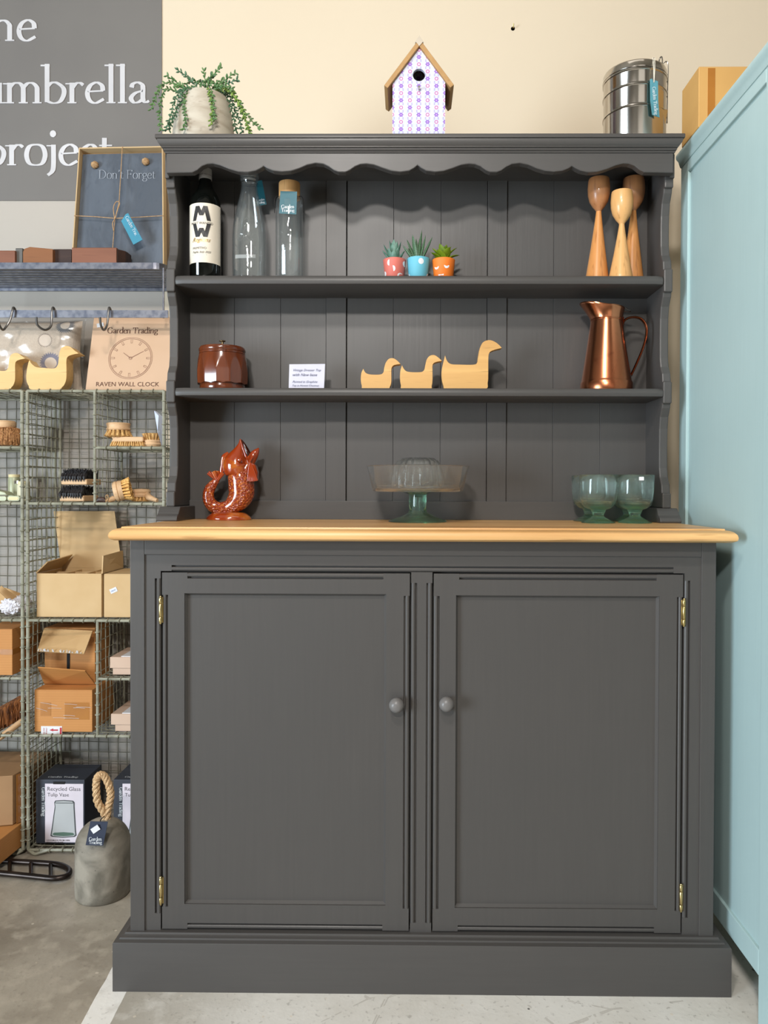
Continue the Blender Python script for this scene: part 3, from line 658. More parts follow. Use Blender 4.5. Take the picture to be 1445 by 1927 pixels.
# ------------------------------------------------------------ wire pigeonhole units
YF, YK = 2.08, 2.275
def wz(py): return P(180, py, YF).z
def wire_unit(name_label, xa, xb, rows, divs, part_rows, foot=True):
    """rows: full-width levels (z), divs: (x, z0, z1), part_rows: (x0, x1, z)"""
    ru = root('wire_pigeonhole_unit', ((xa+xb)/2, YF+.1, 0), name_label, 'shelving unit', 'green wire pigeonhole units')
    rb_ = .0046; zt_, zb_ = rows[0], rows[-1]
    for xx in (xa, xb):
        for yy in (YF, YK): MB().tube([(xx, yy, zb_), (xx+.0, yy, zt_)], rb_, 8).build('post', m_wire, ru, smooth=True)
    for (xx, z0_, z1_) in divs:
        for yy in (YF, YK): MB().tube([(xx, yy, z0_), (xx, yy, z1_)], rb_*.85, 8).build('post', m_wire, ru, smooth=True)
    levels = [(xa, xb, z_) for z_ in rows]+list(part_rows)
    for (a, b, z_) in levels:
        for yy in (YF, YK): MB().tube([(a, yy, z_), (b, yy, z_)], rb_*.85, 8).build('rail', m_wire, ru, smooth=True)
        for xx in (a, b): MB().tube([(xx, YF, z_), (xx, YK, z_)], rb_*.7, 6).build('rail', m_wire, ru, smooth=True)
    pit = .0285; rw = .00125
    def wire(mb, a, b, j, n=6):
        a, b = Vector(a), Vector(b); pts = [a]
        for i in range(1, n): t = i/n; pts.append(a.lerp(b, t)+Vector([R.uniform(-1, 1)*j[k] for k in range(3)]))
        mb.tube(pts+[b], rw, 4)
    mb = MB(); k = 0                                      # back
    nx = int((xb-xa)/pit); nz = int((zt_-zb_)/pit)
    for i in range(1, nx): xx = xa+(xb-xa)*i/nx; wire(mb, (xx, YK, zb_), (xx, YK, zt_), (.0018, .001, 0), 14)
    for i in range(1, nz): z_ = zb_+(zt_-zb_)*i/nz; wire(mb, (xa, YK-.001, z_), (xb, YK-.001, z_), (0, .001, .0018), 5)
    tag(mb.build('back_mesh', m_meshwire, ru), kind='stuff')
    def sidemesh(xx, z0_, z1_):
        mb = MB(); ny = 7; nz = max(2, int((z1_-z0_)/.0285))
        for i in range(1, ny): yy = YF+(YK-YF)*i/ny; wire(mb, (xx, yy, z0_), (xx, yy, z1_), (.0022, .0042, 0), max(3, nz//2))
        for i in range(1, nz): z_ = z0_+(z1_-z0_)*i/nz; wire(mb, (xx, YF, z_), (xx, YK, z_), (.001, 0, .0015), 4)
        tag(mb.build('side_mesh', m_wire, ru), kind='stuff')
    sidemesh(xa, zb_, zt_); sidemesh(xb, zb_, zt_)
    for (xx, z0_, z1_) in divs: sidemesh(xx, z0_, z1_)
    for (a, b, z_) in levels:
        mb = MB(); nx_ = max(2, int((b-a)/pit))
        for i in range(1, nx_): xx = a+(b-a)*i/nx_; wire(mb, (xx, YF, z_), (xx, YK, z_), (.001, 0, .0015), 3)
        for i in range(1, 7): yy = YF+(YK-YF)*i/7; wire(mb, (a, yy, z_), (b, yy, z_), (0, .001, .0015), 5)
        tag(mb.build('shelf_mesh', m_wire, ru), kind='stuff')
    # wrapped wire ends round the front bars
    mb = MB()
    def wrap(p, ax):
        u, v = (Vector((1, 0, 0)), Vector((0, 1, 0))) if ax == 'z' else (Vector((0, 1, 0)), Vector((0, 0, 1)))
        w_ = Vector((0, 0, 1)) if ax == 'z' else Vector((1, 0, 0))
        mb.tube([Vector(p)+u*.0058*math.cos(a)+v*.0058*math.sin(a)+w_*(.0012*math.sin(a)) for a in [2*PI*i/8 for i in range(8)]], .0015, 4, True)
    for xx, z0_, z1_ in [(xa, zb_, zt_), (xb, zb_, zt_)]+list(divs):
        n = int((z1_-z0_)/.0285)
        for i in range(1, n): wrap((xx, YF, z0_+(z1_-z0_)*i/n+R.uniform(-.003, .003)), 'z')
    for (a, b, z_) in levels:
        n = int((b-a)/.029)
        for i in range(1, n): wrap((a+(b-a)*i/n+R.uniform(-.003, .003), YF, z_), 'x')
    tag(mb.build('wrapped_wire', m_wire, ru, smooth=True), kind='stuff')
    if foot:
        for xx, sg in ((xa, 1), (xb, -1)):
            MB().tube([(xx+sg*.055, YF, zb_), (xx+sg*.022, YF-.004, .005), (xx+sg*.016, YF-.002, .005), (xx, YF, zb_)], .0044, 8).build('foot', m_wire, ru, smooth=True)
            MB().tube([(xx+sg*.055, YK, zb_), (xx+sg*.02, YK, .005), (xx, YK, zb_)], .0044, 8).build('foot', m_wire, ru, smooth=True)
    return ru
xu0 = P(52.5, 1168, YF).x; xu1 = P(308.5, 840, YF).x
ul1 = P(42.5, 1168, YF).x; ul0 = ul1-(xu1-xu0)
Zr = [wz(v) for v in (736, 948, 1168, 1385, 1600)]
dva = P(178.5, 840, YF).x; dvb = P(183.5, 1275, YF).x
z843, z1278 = wz(842.5), wz(1277.5)
wire_unit('green wire pigeonhole unit standing directly left of the dresser', xu0, xu1, Zr, [(dva, Zr[1], Zr[0]), (dvb, Zr[3], Zr[2])], [(dva, xu1, z843), (dvb, xu1, z1278)])
wire_unit('green wire pigeonhole unit cut off by the left edge of the photo', ul0, ul1, Zr, [(ul0+.18, Zr[3], Zr[2])], [(ul0+.18, ul1, z843), (ul0+.18, ul1, z1278)])
# ------------------------------------------------------------ cartons and stock in the pigeonholes
m_carton = M('orange_brown_carton', (196, 136, 74), .7); x, y, z = m_carton.xyz()
m_carton.mix((z*900).cos().ramp(-1, 1, 0, .22), (168, 108, 54)); n_ = m_carton.noise(9, detail=4); m_carton.mix(n_.ramp(.4, .7, 0, .5), (178, 118, 60)); m_carton = m_carton.m
m_tan = plain('tan_carton', (206, 174, 128), .75, 0., (196, 162, 114), 10)
m_tape = plain('brown_parcel_tape', (176, 116, 50), .25, 0., (160, 102, 42), 10, coat=.5)
m_film = thin_glass('clear_plastic_film', (250, 250, 250), (225, 225, 225), rough=.16)
m_red = plain('red_print', (186, 40, 52), .6)
m_navy = plain('navy_grey_print', (52, 56, 66), .5)
m_lilac = plain('pale_lilac_print', (222, 212, 220), .5)
m_beech = wood('pale_beech', (224, 186, 144), (204, 160, 116), 'x', .5, 40, bump=.05, amt=.6)
m_bristle = M('tan_bristle', (222, 180, 116), .8); n_ = m_bristle.noise(260, (1, 1, .2), 2); m_bristle.mix(n_.ramp(.4, .6), (176, 128, 70)); m_bristle = m_bristle.m
m_coir = M('coir_fibre', (198, 146, 94), .8); n_ = m_coir.noise(220, detail=2); m_coir.mix(n_.ramp(.4, .6), (140, 92, 52)); m_coir = m_coir.m
m_browncoir = M('dark_coir', (150, 92, 44), .8); n_ = m_browncoir.noise(160, (1, 1, .2), 2); m_browncoir.mix(n_.ramp(.4, .6), (84, 46, 22)); m_browncoir = m_browncoir.m
m_blackhair = plain('black_bristle', (24, 22, 24), .55, 0., (44, 40, 42), 200)
def ff(n, j=.001): return n
def quad_slab(pts, th=.003, mb=None):
    p = [Vector(q) for q in pts]; n = (p[1]-p[0]).cross(p[-1]-p[0]).normalized()*th; k = len(p); mb = mb or MB()
    return mb.add([tuple(q) for q in p]+[tuple(q+n) for q in p], [list(range(k)), list(range(k, 2*k))[::-1]]+[(i, (i+1) % k, k+(i+1) % k, k+i) for i in range(k)])
def carton(name, loc, label, x0, x1, y0, y1, z0, z1, m, group=None, top=True, cat='box'):
    r_ = root(name, ((x0+x1)/2, y0, z0), label, cat, group); t = .003
    mb = MB(); mb.box(x0, x1, y0, y0+t, z0, z1); mb.box(x0, x1, y1-t, y1, z0, z1); mb.box(x0, x0+t, y0+t, y1-t, z0, z1); mb.box(x1-t, x1, y0+t, y1-t, z0, z1); mb.box(x0+t, x1-t, y0+t, y1-t, z0, z0+t)
    if top: mb.v, mb.f = [], []; mb.box(x0, x1, y0, y1, z0, z1-.002)
    mb.build('carton_body', m, r_, bevel=.001)
    if top:
        my = (y0+y1)/2
        MB().box(x0+.0005, x1-.0005, y0+.0005, my-.001, z1-.002, z1).build('top_flap', m, r_); MB().box(x0+.0005, x1-.0005, my+.001, y1-.0005, z1-.002, z1).build('top_flap', m, r_)
    return r_
sh0 = .006
Zs = lambda i: Zr[i]+sh0
y0 = 2.10
a, b, c_ = P(69, 1165, y0), P(191, 1080, y0), P(69, 1079, y0)
ob = carton('open_carton', None, 'tan carton with its flaps up and card dividers inside, on the wire shelf', a.x, b.x, y0, 2.255, Zs(2), c_.z, m_tan, 'tan cartons on the wire shelf', False)
zt = c_.z; y1 = 2.255
quad_slab([(a.x, y1, zt), (b.x, y1, zt), P(216, 962, 2.264).to_tuple(), P(101.5, 962, 2.264).to_tuple()]).build('back_flap', m_tan, ob)
quad_slab([(b.x, y0, zt), (b.x, y1, zt), P(229.5, 1036, 2.235).to_tuple(), P(192.5, 1046, 2.11).to_tuple()]).build('side_flap', m_tan, ob)
quad_slab([(a.x, y0, zt), P(90, 1058, 2.12).to_tuple(), P(137, 1044, 2.245).to_tuple(), (a.x, y1, zt)]).build('side_flap', m_tan, ob)
for u in (.36, .68): MB().box(a.x+.005, b.x-.005, y0+(y1-y0)*u, y0+(y1-y0)*u+.002, Zs(2)+.004, zt-.006).build('divider', m_tan, ob)
for u in (.33, .66): MB().box(a.x+(b.x-a.x)*u, a.x+(b.x-a.x)*u+.002, y0+.005, y1-.005, Zs(2)+.004, zt-.004).build('divider', m_tan, ob)
a2, b2 = P(195.5, 1080, y0), P(296, 1080, y0)
cb = carton('closed_carton', None, 'closed tan carton with a white price sticker, half hidden by the dresser', a2.x, b2.x, y0, 2.25, Zs(2), a2.z, m_tan, 'tan cartons on the wire shelf')
s_ = P(213.5, 1111, y0-.001)
MB().box(-.010, .010, 0, .0005, -.0065, .0065, Matrix.Translation(s_) @ Matrix.Rotation(-.42, 4, 'Y')).build('price_sticker', m_white, cb)
sans_mb('£58.00', .013, face_xf(s_+Vector((0, -.0008, -.0022)), roll=.42)).build('lettering', plain('blue_print', (90, 130, 190), .7), cb.children[-1])
# sealed carton with arrow label
y0 = 2.095
a, b, c_ = P(65, 1384, y0), P(173.5, 1295, y0), P(66, 1298, y0)
sc_ = carton('sealed_carton', None, 'orange brown taped carton with a red arrow label, lowest of its stack', a.x, b.x, y0, 2.25, Zs(3), c_.z, m_carton, 'orange brown cartons in the wire unit')
zt_d = c_.z
for (p0, p1, q0, q1) in ((76, 96, 1322, 1347), (122, 168, 1322, 1354)):
    u, v = P(p0, q1, y0), P(p1, q0, y0); MB().box(u.x, v.x, y0-.0006, y0, u.z, v.z).build('parcel_tape', m_tape, sc_)
mb = MB()
for k in range(9):
    px = R.uniform(66, 160); py = R.uniform(1312, 1352); dx = R.uniform(14, 36); u, v = P(px, py, y0-.0025), P(px+dx, py+R.uniform(2, 9)*(1 if px < 90 else .2), y0-.0015)
    mb.tube([u, u.lerp(v, .5)+Vector((0, -.001, .001)), v], .0004, 4)
tag(mb.build('film_crease', m_white, sc_), kind='stuff')
u, v = P(77.5, 1384.5, y0), P(117, 1366.5, y0)
lb = MB().box(u.x, v.x, y0-.001, y0, u.z, v.z).build('arrow_label', m_white, sc_)
mb = MB(); q = lambda px, py: (P(px, py, y0-.0014).x, P(px, py, y0-.0014).z)
for yy in (1374, 1383): mb.prism([q(93, yy), q(100, yy-3.2), q(100, yy-1.2), q(109, yy-1.2), q(109, yy+1.2), q(100, yy+1.2), q(100, yy+2.2)], 'y', y0-.0016, y0-.001)
mb.box(*sorted((q(110, 0)[0], q(113.5, 0)[0])), y0-.0016, y0-.001, P(110, 1384, y0).z, P(110, 1369, y0).z); mb.build('arrow_print', m_red, lb)
for i, t in enumerate(('THIS WAY', 'UP ONLY')):
    sans_mb(t, .019, face_xf(P(83.5+i*5, 1376, y0-.0016), roll=PI/2), bold=.01).build('lettering', m_red, lb)
# torn open carton above it
y0 = 2.155; zb_c = zt_d+.0005
a, b = P(84, 1280, y0), P(179, 1182, y0)
tn = carton('torn_carton', None, 'orange brown carton with torn flaps hanging open, on top of the taped carton', a.x, b.x, y0, 2.26, zb_c, b.z, m_carton, 'orange brown cartons in the wire unit')
quad_slab([(a.x, y0-.003, b.z), P(174, 1187, 2.13).to_tuple(), P(158, 1230, 2.085).to_tuple(), P(70, 1225, 2.09).to_tuple()], .003).build('torn_flap', m_kraft, tn)
quad_slab([(a.x, y0-.003, zb_c+.001), (b.x, y0-.003, zb_c+.001), P(160, 1263, 2.09).to_tuple(), P(71.5, 1256.5, 2.095).to_tuple()], -.003).build('torn_flap', m_carton, tn)
u, v = P(126, 1262, y0), P(131.5, 1222, y0)
MB().box(u.x, v.x, y0-.0012, y0-.0002, u.z, v.z).build('flap_gap', m_dark, tn)
mb = MB()
for k in range(26):
    p0 = P(70, 1225, 2.089).lerp(P(158, 1230, 2.084), R.random()); mb.tube([p0, p0+Vector((R.uniform(-.003, .003), -.001, R.uniform(.003, .008)))], .0012, 4)
tag(mb.build('torn_edge', m_white, tn), kind='stuff')
# pale lidded boxes
m_shoe = plain('pale_pink_kraft', (206, 178, 156), .75, 0., (198, 168, 146), 12)
for (lx, l0, l1, bx0, b1, zs_, px_, lab) in ((206.5, 1236.5, 1257.5, 211, 1276, z1278+sh0, 229, 'pale kraft lidded box under a white sheet, on the upper small wire shelf'), (208.5, 1343.5, 1364, 215.6, 1384, Zs(3), 242, 'pale kraft lidded box under a white sheet, on the lower wire shelf')):
    y0 = 2.10; u = P(lx, l0, y0); v = P(lx, l1, y0); w_ = P(bx0, b1, y0); xr_ = P(298, l0, y0).x; yb2 = 2.235
    r_ = root('lidded_box', ((u.x+xr_)/2, y0, zs_), lab, 'box', 'pale kraft lidded boxes')
    MB().box(w_.x, xr_-.004, y0+.004, yb2-.004, zs_, v.z+.004).build('box_body', m_shoe, r_, bevel=.001)
    MB().box(u.x, xr_, y0, yb2, v.z, u.z).build('lid', m_shoe, r_, bevel=.0015)
    MB().box(u.x+.03, xr_-.01, y0+.004, yb2-.012, u.z, u.z+.002).build('paper_sheet', m_white, r_)
# vase boxes
def vase_box(px0, px1, label):
    y0 = 2.105; yb2 = 2.225; zb2 = Zs(4); u, v = P(px0, 1467, y0), P(px1, 1467, y0); zt2 = u.z; z1 = P(px0, 1474.5, y0).z
    r_ = root('vase_box', ((u.x+v.x)/2, y0, zb2), label, 'box', 'navy and lilac vase boxes')
    MB().box(u.x, v.x, y0, yb2, zb2, zt2).build('box_body', m_navy, r_, bevel=.001)
    W_ = v.x-u.x; X_ = lambda t: u.x+W_*t; Hh = z1-zb2
    p_ = MB().box(X_(.19), X_(.975), y0-.0008, y0, zb2+.004, z1).build('front_print', m_lilac, r_)
    Zt = lambda t: zb2+Hh*t
    MB().box(X_(.36), X_(.60), y0-.0012, y0+.0, z1-.001, z1+.006).build('tuck_notch', m_dark, r_)
    sans_mb('Recycled Glass', W_*.68, face_xf((X_(.24), y0-.0012, Zt(.885))), center=False).build('lettering', plain('grey_print', (84, 82, 88), .7), p_)
    sans_mb('Tulip Vase', W_*.44, face_xf((X_(.24), y0-.0012, Zt(.79))), center=False).build('lettering', plain('grey_print', (84, 82, 88), .7), p_)
    sans_mb('HANDMADE FROM 100%\nRECYCLED GLASS', W_*.48, face_xf((X_(.22), y0-.0012, Zt(.045))), center=False, bold=.012).build('lettering', m_ink, p_)
    serif_mb('Garden Trading', Hh*.48, face_xf((X_(.125), y0-.0008, Zt(.70)), roll=-PI/2), 1.2).build('lettering', m_whiteink, r_)
    serif_mb('Garden Trading', W_*.62, Matrix.Translation((X_(.5), y0+.014, zt2+.0006)), 1.2).build('lettering', m_whiteink, r_)
    # printed picture of a vase
    o_ = [(.30, .13), (.33, .115), (.56, .10), (.80, .115), (.84, .14), (.83, .2), (.80, .62), (.80, .69), (.77, .72), (.58, .73), (.40, .72), (.38, .69), (.39, .62), (.325, .25)]
    in_ = lambda k: [(.57+(a_-.57)*k, .42+(b_-.42)*(k*.5+.5)) for a_, b_ in o_]
    MB().prism([(X_(a_), Zt(b_)) for a_, b_ in o_], 'y', y0-.0011, y0-.0008).build('vase_print', plain('dark_vase_print', (70, 74, 74), .5), p_)
    MB().prism([(X_(a_), Zt(b_)) for a_, b_ in in_(.90)], 'y', y0-.0014, y0-.0010).build('vase_print', plain('pale_vase_print', (186, 188, 188), .5), p_)
    MB().prism([(X_(a_), Zt(b_)) for a_, b_ in ((.34, .16), (.38, .14), (.57, .128), (.76, .14), (.80, .16), (.76, .185), (.57, .195), (.38, .185))], 'y', y0-.0017, y0-.0013).build('vase_print', plain('green_vase_print', (84, 108, 94), .5), p_)
    MB().prism([(X_(a_), Zt(b_)) for a_, b_ in ((.41, .675), (.77, .675), (.77, .688), (.41, .688))], 'y', y0-.0017, y0-.0013).build('vase_print', plain('dark_vase_print', (90, 94, 94), .5), p_)
vase_box(67.5, 159, 'navy and lilac printed vase box, behind the stone doorstop')
vase_box(213.5, 304, 'navy and lilac printed vase box, mostly hidden behind the dresser')
# concrete doorstop with rope loop
m_conc = M('mottled_grey_concrete', (150, 142, 128), .7); n_ = m_conc.noise(14, detail=6, dist=.5); k_ = m_conc.noise(60, detail=4)
m_conc.mix(n_.ramp(.4, .6), (104, 98, 86)); m_conc.mix(k_.ramp(.62, .75, 0, .5), (88, 82, 74)); v_ = m_conc.vor(60); m_conc.mix(v_.lt(.08)*n_.gt(.5), (84, 78, 70)); m_conc.bump(k_, .25, .003); m_conc = m_conc.m
yd = 1.885; pc = P(194, 1640, yd); r0 = (P(243.5, 1640, yd).x-P(144.5, 1640, yd).x)/2; ztd = P(194, 1547, yd-.02).z
ds = root('doorstop', (pc.x, yd, 0), 'domed grey concrete doorstop with a rope loop, on the floor left of the dresser', 'doorstop')
pr = [(0, 0), (r0*.94, 0), (r0*.985, .004), (r0, .012), (r0*1.0, ztd-r0*1.0)]+[(r0*math.cos(t)**.92, ztd-r0+r0*math.sin(t)) for t in [PI/2*i/12 for i in range(1, 13)]]
pr[-1] = (0, ztd)
MB().lathe(pr, pc.x, yd, 48).build('dome', m_conc, ds, smooth=60)
m_rope = M('tan_rope', (218, 186, 144), .85); n_ = m_rope.noise(300, detail=3); m_rope.mix(n_.ramp(.35, .65), (178, 138, 94)); m_rope.bump(n_, .5, .002); m_rope = m_rope.m
lp = cr([P(200, 1549, yd), P(196, 1530, yd), P(184, 1510, yd-.004), P(181, 1486, yd-.006), P(182, 1466, yd-.004), P(189, 1458, yd), P(198, 1463, yd+.004), P(206, 1482, yd+.006), P(208, 1500, yd+.006), P(203, 1522, yd+.004), P(200, 1549, yd)], 9)
for s_ in range(3):
    mb = MB(); pts = []
    for i, p in enumerate(lp):
        d = (lp[min(i+1, len(lp)-1)]-lp[max(i-1, 0)]).normalized(); u = d.cross(Vector((0, 1, 0))).normalized(); v = d.cross(u); t = i*.55+s_*2*PI/3
        pts.append(p+u*.0046*math.cos(t)+v*.0046*math.sin(t))
    mb.tube(pts, .0052, 7); mb.build('rope_strand', m_rope, ds, smooth=True)
yt = yd-r0-.006
tq = [P(170, 1545.5, yt), P(203, 1546.5, yt), P(194, 1591.5, yt-.004), P(161, 1590.5, yt-.004)]
tg_ = quad_slab([v.to_tuple() for v in tq], .0012).build('swing_tag', plain('navy_tag', (38, 46, 66), .45), ds)
for i, t in enumerate(('Garden', 'Trading')): serif_mb(t, .031, face_xf(P(179.5, 1582+i*6.2, yt-.0062)), 1.15).build('lettering', m_whiteink, tg_)
s_ = P(179.5, 1560.5, yt-.004); MB().box(-.010, .010, -.0005, .0005, -.0065, .0065, Matrix.Translation(s_) @ Matrix.Rotation(-.6, 4, 'Y')).build('price_sticker', m_white, tg_)
MB().tube([P(188, 1553, yt-.001), P(189, 1543, yt+.02), P(196, 1536, yd-.012)], .0012, 6).build('tag_cord', m_dark, ds)
# black iron frame on the floor
m_iron = plain('dark_bronze_iron', (62, 54, 50), .32, .8, (44, 38, 36), 30)
ir = root('iron_boot_scraper', PZ(60, 1635, 0).to_tuple(), 'dark iron ladder-shaped frame with a rounded end lying on the floor', 'metal frame')
zi = .012; F = lambda px, py: PZ(px, py, zi)
pa = cr([F(-90, 1611), F(0, 1619.5), F(60, 1623), F(94, 1625), F(113, 1628), F(127, 1634), F(131, 1641), F(126, 1648), F(112, 1652), F(94, 1652.5), F(50, 1648), F(0, 1643), F(-90, 1634)], 5)
MB().tube(pa, .0072, 10).build('outer_rail', m_iron, ir, smooth=True)
for px, a_, b_ in ((18, 1620.5, 1645), (58, 1623, 1649), (95, 1625, 1652.5), (-30, 1616, 1640)): MB().tube([F(px, a_), F(px+.5, b_)], .0050, 8).build('rung', m_iron, ir, smooth=True)
# ---- left unit stock
y0 = 2.10
# coir-topped pot brush
c = P(2, 842, 2.14); cz = z843+sh0
br = root('coir_scrubbing_brush', (c.x, 2.16, cz), 'round tan coir brush with a wooden cap at the left edge, top wire shelf', 'brush')
rr = .050
MB().lathe([(0, cz+.052), (.026, cz+.052), (.030, cz+.058), (.030, cz+.068), (.026, cz+.073), (0, cz+.074)], c.x, 2.16, 28).build('wooden_cap', m_beech, br, smooth=True)
mb = MB()
for k in range(520):
    t = R.uniform(0, 2*PI); e = R.random()**.7; up = Vector((math.cos(t)*.02, math.sin(t)*.02, .056)); r1 = rr*(1-.2*(1-e)); dn = Vector((math.cos(t)*r1*(.75+.25*R.random()), math.sin(t)*r1, .002+.042*(1-e)))
    o_ = Vector((c.x, 2.16, cz)); mb.tube([o_+up, o_+(up+dn)*.5+Vector((math.cos(t), math.sin(t), .2))*.010, o_+dn], [.0010, .0014, .0007], 3)
mb.lathe([(0, .004), (rr*.8, .004), (rr*.86, .02), (rr*.6, .05), (0, .056)], c.x, 2.16, 20, xf=Matrix.Translation((0, 0, cz)))
tag(mb.build('coir_bristles', m_coir, br), kind='stuff')
# sage tins and jars
m_sage = plain('sage_green_tin', (168, 170, 138), .4, .1, (156, 158, 126), 20); m_cream = plain('cream_soap', (228, 212, 164), .6)
zt_ = Zs(1)
for (p0, p1, q0, lab, yy, zz) in ((13.5, 37, 933, 'small sage green soap tin open to the front, on the wire shelf', 2.10, None), (-14, 12, 933.5, 'small sage green tin at the left edge of the photo', 2.10, None)):
    u, v = P(p0, q0, yy), P(p1, q0, yy); r_ = root('soap_tin', ((u.x+v.x)/2, yy, zt_), lab, 'tin', 'sage tins and jars'); c = .004
    def rr_(x0, x1, z0, z1, c): return [(x0+c, z0), (x1-c, z0), (x1, z0+c), (x1, z1-c), (x1-c, z1), (x0+c, z1), (x0, z1-c), (x0, z0+c)]
    MB().prism(rr_(u.x, v.x, zt_, u.z, c), 'y', yy, yy+.07).build('tin_body', m_sage, r_, bevel=.001)
    if p0 > 0: MB().prism(rr_(u.x+.003, v.x-.003, zt_+.003, u.z-.003, c*.8), 'y', yy-.0008, yy+.0).build('soap', m_cream, r_)
u = P(-6, 934, 2.12); v = P(14, 921, 2.12); r_ = root('soap_tin', (u.x, 2.12, u.z), 'sage green sloped tin resting on the tin at the left edge', 'tin', 'sage tins and jars')
MB().prism([(u.x-.03, u.z+.003), (v.x, u.z+.003), (v.x-.008, u.z+.012), (u.x-.01, v.z), (u.x-.03, v.z)], 'y', 2.12, 2.16).build('tin_body', m_sage, r_, bevel=.002)
m_jarglass = thin_glass('sage_jar_glass', (200, 204, 176), (120, 128, 96)); m_wax = plain('cream_wax', (214, 208, 178), .6)
for (px, rw_, pt, yy, lab) in ((60, 9, 906, 2.13, 'cream jar seen through the wire, nearest the posts'), (92, 11, 905, 2.2, 'taller sage jar seen through the wire beside the black brushes'), (75, 8.5, 893, 2.235, 'small lidded jar behind the other jars, seen through wire')):
    cx_ = min(P(px, 940, yy).x, ul1-.008-rw_*yy/FPX) if px < 70 else min(P(px, 940, yy).x, ul1-.010-rw_*yy/FPX)
    cx_ -= {60: .0, 92: .036, 75: .075}[px]
    rr2 = rw_*yy/FPX*1.25; z1 = P(px, pt, yy).z; r_ = root('jar', (cx_, yy, zt_), lab, 'jar', 'sage tins and jars')
    MB().lathe([(0, zt_), (rr2*.95, zt_), (rr2, zt_+.003), (rr2, z1-.012), (rr2*.9, z1-.008), (0, z1-.008)], cx_, yy, 24).build('jar_body', m_wax if px == 60 else m_sage, r_, smooth=True)
    MB().lathe([(0, z1-.008), (rr2*.94, z1-.008), (rr2*.94, z1), (0, z1)], cx_, yy, 24).build('lid', m_cream if px != 92 else m_steel, r_, smooth=True)
# duster packs
m_wool = plain('white_wool', (232, 230, 234), .9, 0., (214, 212, 220), 60)
for i, (px, py, ang, lab) in enumerate(((6, 1135, .75, 'kraft headed white wool duster pack, leftmost on the middle wire shelf'), (26, 1132, .62, 'kraft headed white wool duster pack, second on the middle wire shelf'), (40, 1128, .35, 'kraft headed white wool duster pack, nearest the wire posts'))):
    yy = 2.13+i*.035; c = P(px, py, yy); r_ = root('wool_duster_pack', (c.x, yy, Zs(2)), lab, 'duster', 'wool duster packs')
    xf = Matrix.Translation(c) @ Matrix.Rotation(ang, 4, 'Y')
    MB().box(-.055, .012, -.001, .001, -.013, .016, xf).build('header_card', m_kraft, r_)
    mb = MB(); bc = Vector((c.x+(.022 if i < 2 else .004), yy-.004, Zs(2)+.025)); rd = .026
    for k in range(150):
        t = R.uniform(0, 2*PI); f = R.uniform(-1, 1); q_ = math.sqrt(1-f*f); d = Vector((q_*math.cos(t)*1.2, q_*math.sin(t)*.6, f*.9)); mb.tube([bc+d*rd*.5, bc+d*rd*.95+Vector((R.uniform(-.003, .003), 0, R.uniform(-.002, .002)))], [.006, .003], 5)
    tag(mb.build('wool_tuft', m_wool, r_, smooth=True), kind='stuff')
# taped carton left
u, v = P(-70, 1180, 2.09), P(23, 1180, 2.09)
r_ = carton('taped_carton', None, 'orange brown carton wrapped in shiny tape at the left edge of the photo', u.x, v.x, 2.09, 2.25, z1278+sh0, P(23, 1184, 2.09).z, m_carton, 'orange brown cartons in the wire unit')
MB().box(u.x, v.x+.0006, 2.0893, 2.21, P(20, 1232, 2.09).z, P(20, 1222, 2.09).z).build('parcel_tape', m_tape, r_)
# coir broom head
yy = 2.10; br = root('broom_head', (P(10, 1340, yy).x, yy+.05, Zs(3)), 'dark coir broom head with a pale wooden stock, left edge of the photo', 'brush')
MB().tube([P(-40, 1408, yy-.01), P(3, 1386, yy), P(43, 1356, yy+.06)], .0085, 10).build('wooden_stock', m_beech, br, smooth=True)
mb = MB(); 
for k in range(520):
    t = R.random(); s_ = R.random(); p0 = P(-40, 1400, yy).lerp(P(40, 1352, yy+.055), t)+Vector((0, s_*.05, 0)); hgt = .056+R.uniform(-.004, .003)
    mb.tube([p0, p0+Vector((R.uniform(-.003, .003), R.uniform(-.002, .002), hgt*.5)), p0+Vector((R.uniform(-.010, .006), R.uniform(-.003, .003), hgt))], [.0012, .0013, .0006], 3)
quad_slab([P(-40, 1392, yy+.006).to_tuple(), P(40, 1346, yy+.06).to_tuple(), (P(40, 1346, yy+.06)+Vector((0, 0, .05))).to_tuple(), (P(-40, 1392, yy+.006)+Vector((0, 0, .05))).to_tuple()], -.03, mb)
tag(mb.build('coir_bristles', m_browncoir, br), kind='stuff')
# big turned carton on a flat carton
zq = 0.03
A, B_, Cc = PZ(-60, 1560, .085), P(25, 1555, 2.07), P(52, 1520, 2.24)
z1 = P(24, 1458, 2.075).z; zm = P(27, 1552, 2.07).z
r_ = root('flat_carton', (B_.x-.1, 2.1, .002), 'flat orange brown carton under the large dull carton, bottom left', 'box', 'orange brown cartons in the wire unit')
fa = [(B_.x-.26, 2.085), (B_.x-.262, 2.26), (ul1-.006, 2.262), (ul1-.006, 2.20), (B_.x+.0, 1.99)]
fa = [(B_.x-.30, 2.00), (B_.x-.30, 2.26), (ul1-.007, 2.26), (ul1-.007, 2.10), (P(5, 1615, 2.0).x, 1.98)]
MB().prism(fa, 'z', Zs(4), zm-.003).build('carton_body', m_carton, r_, bevel=.001)
r_ = root('large_carton', (B_.x-.1, 2.1, zm), 'large dull brown carton turned at an angle, bottom left of the photo', 'box')
x2 = ul1-.008
MB().prism([(B_.x-.26, 2.05), (B_.x-.26, 2.26), (x2, 2.26), (x2, 2.17), (P(24, 1500, 2.07).x, 2.07), (P(-40, 1500, 2.05).x, 2.05)], 'z', zm, z1).build('carton_body', plain('dull_brown_carton', (170, 132, 92), .7, 0., (152, 116, 80), 8), r_, bevel=.001)
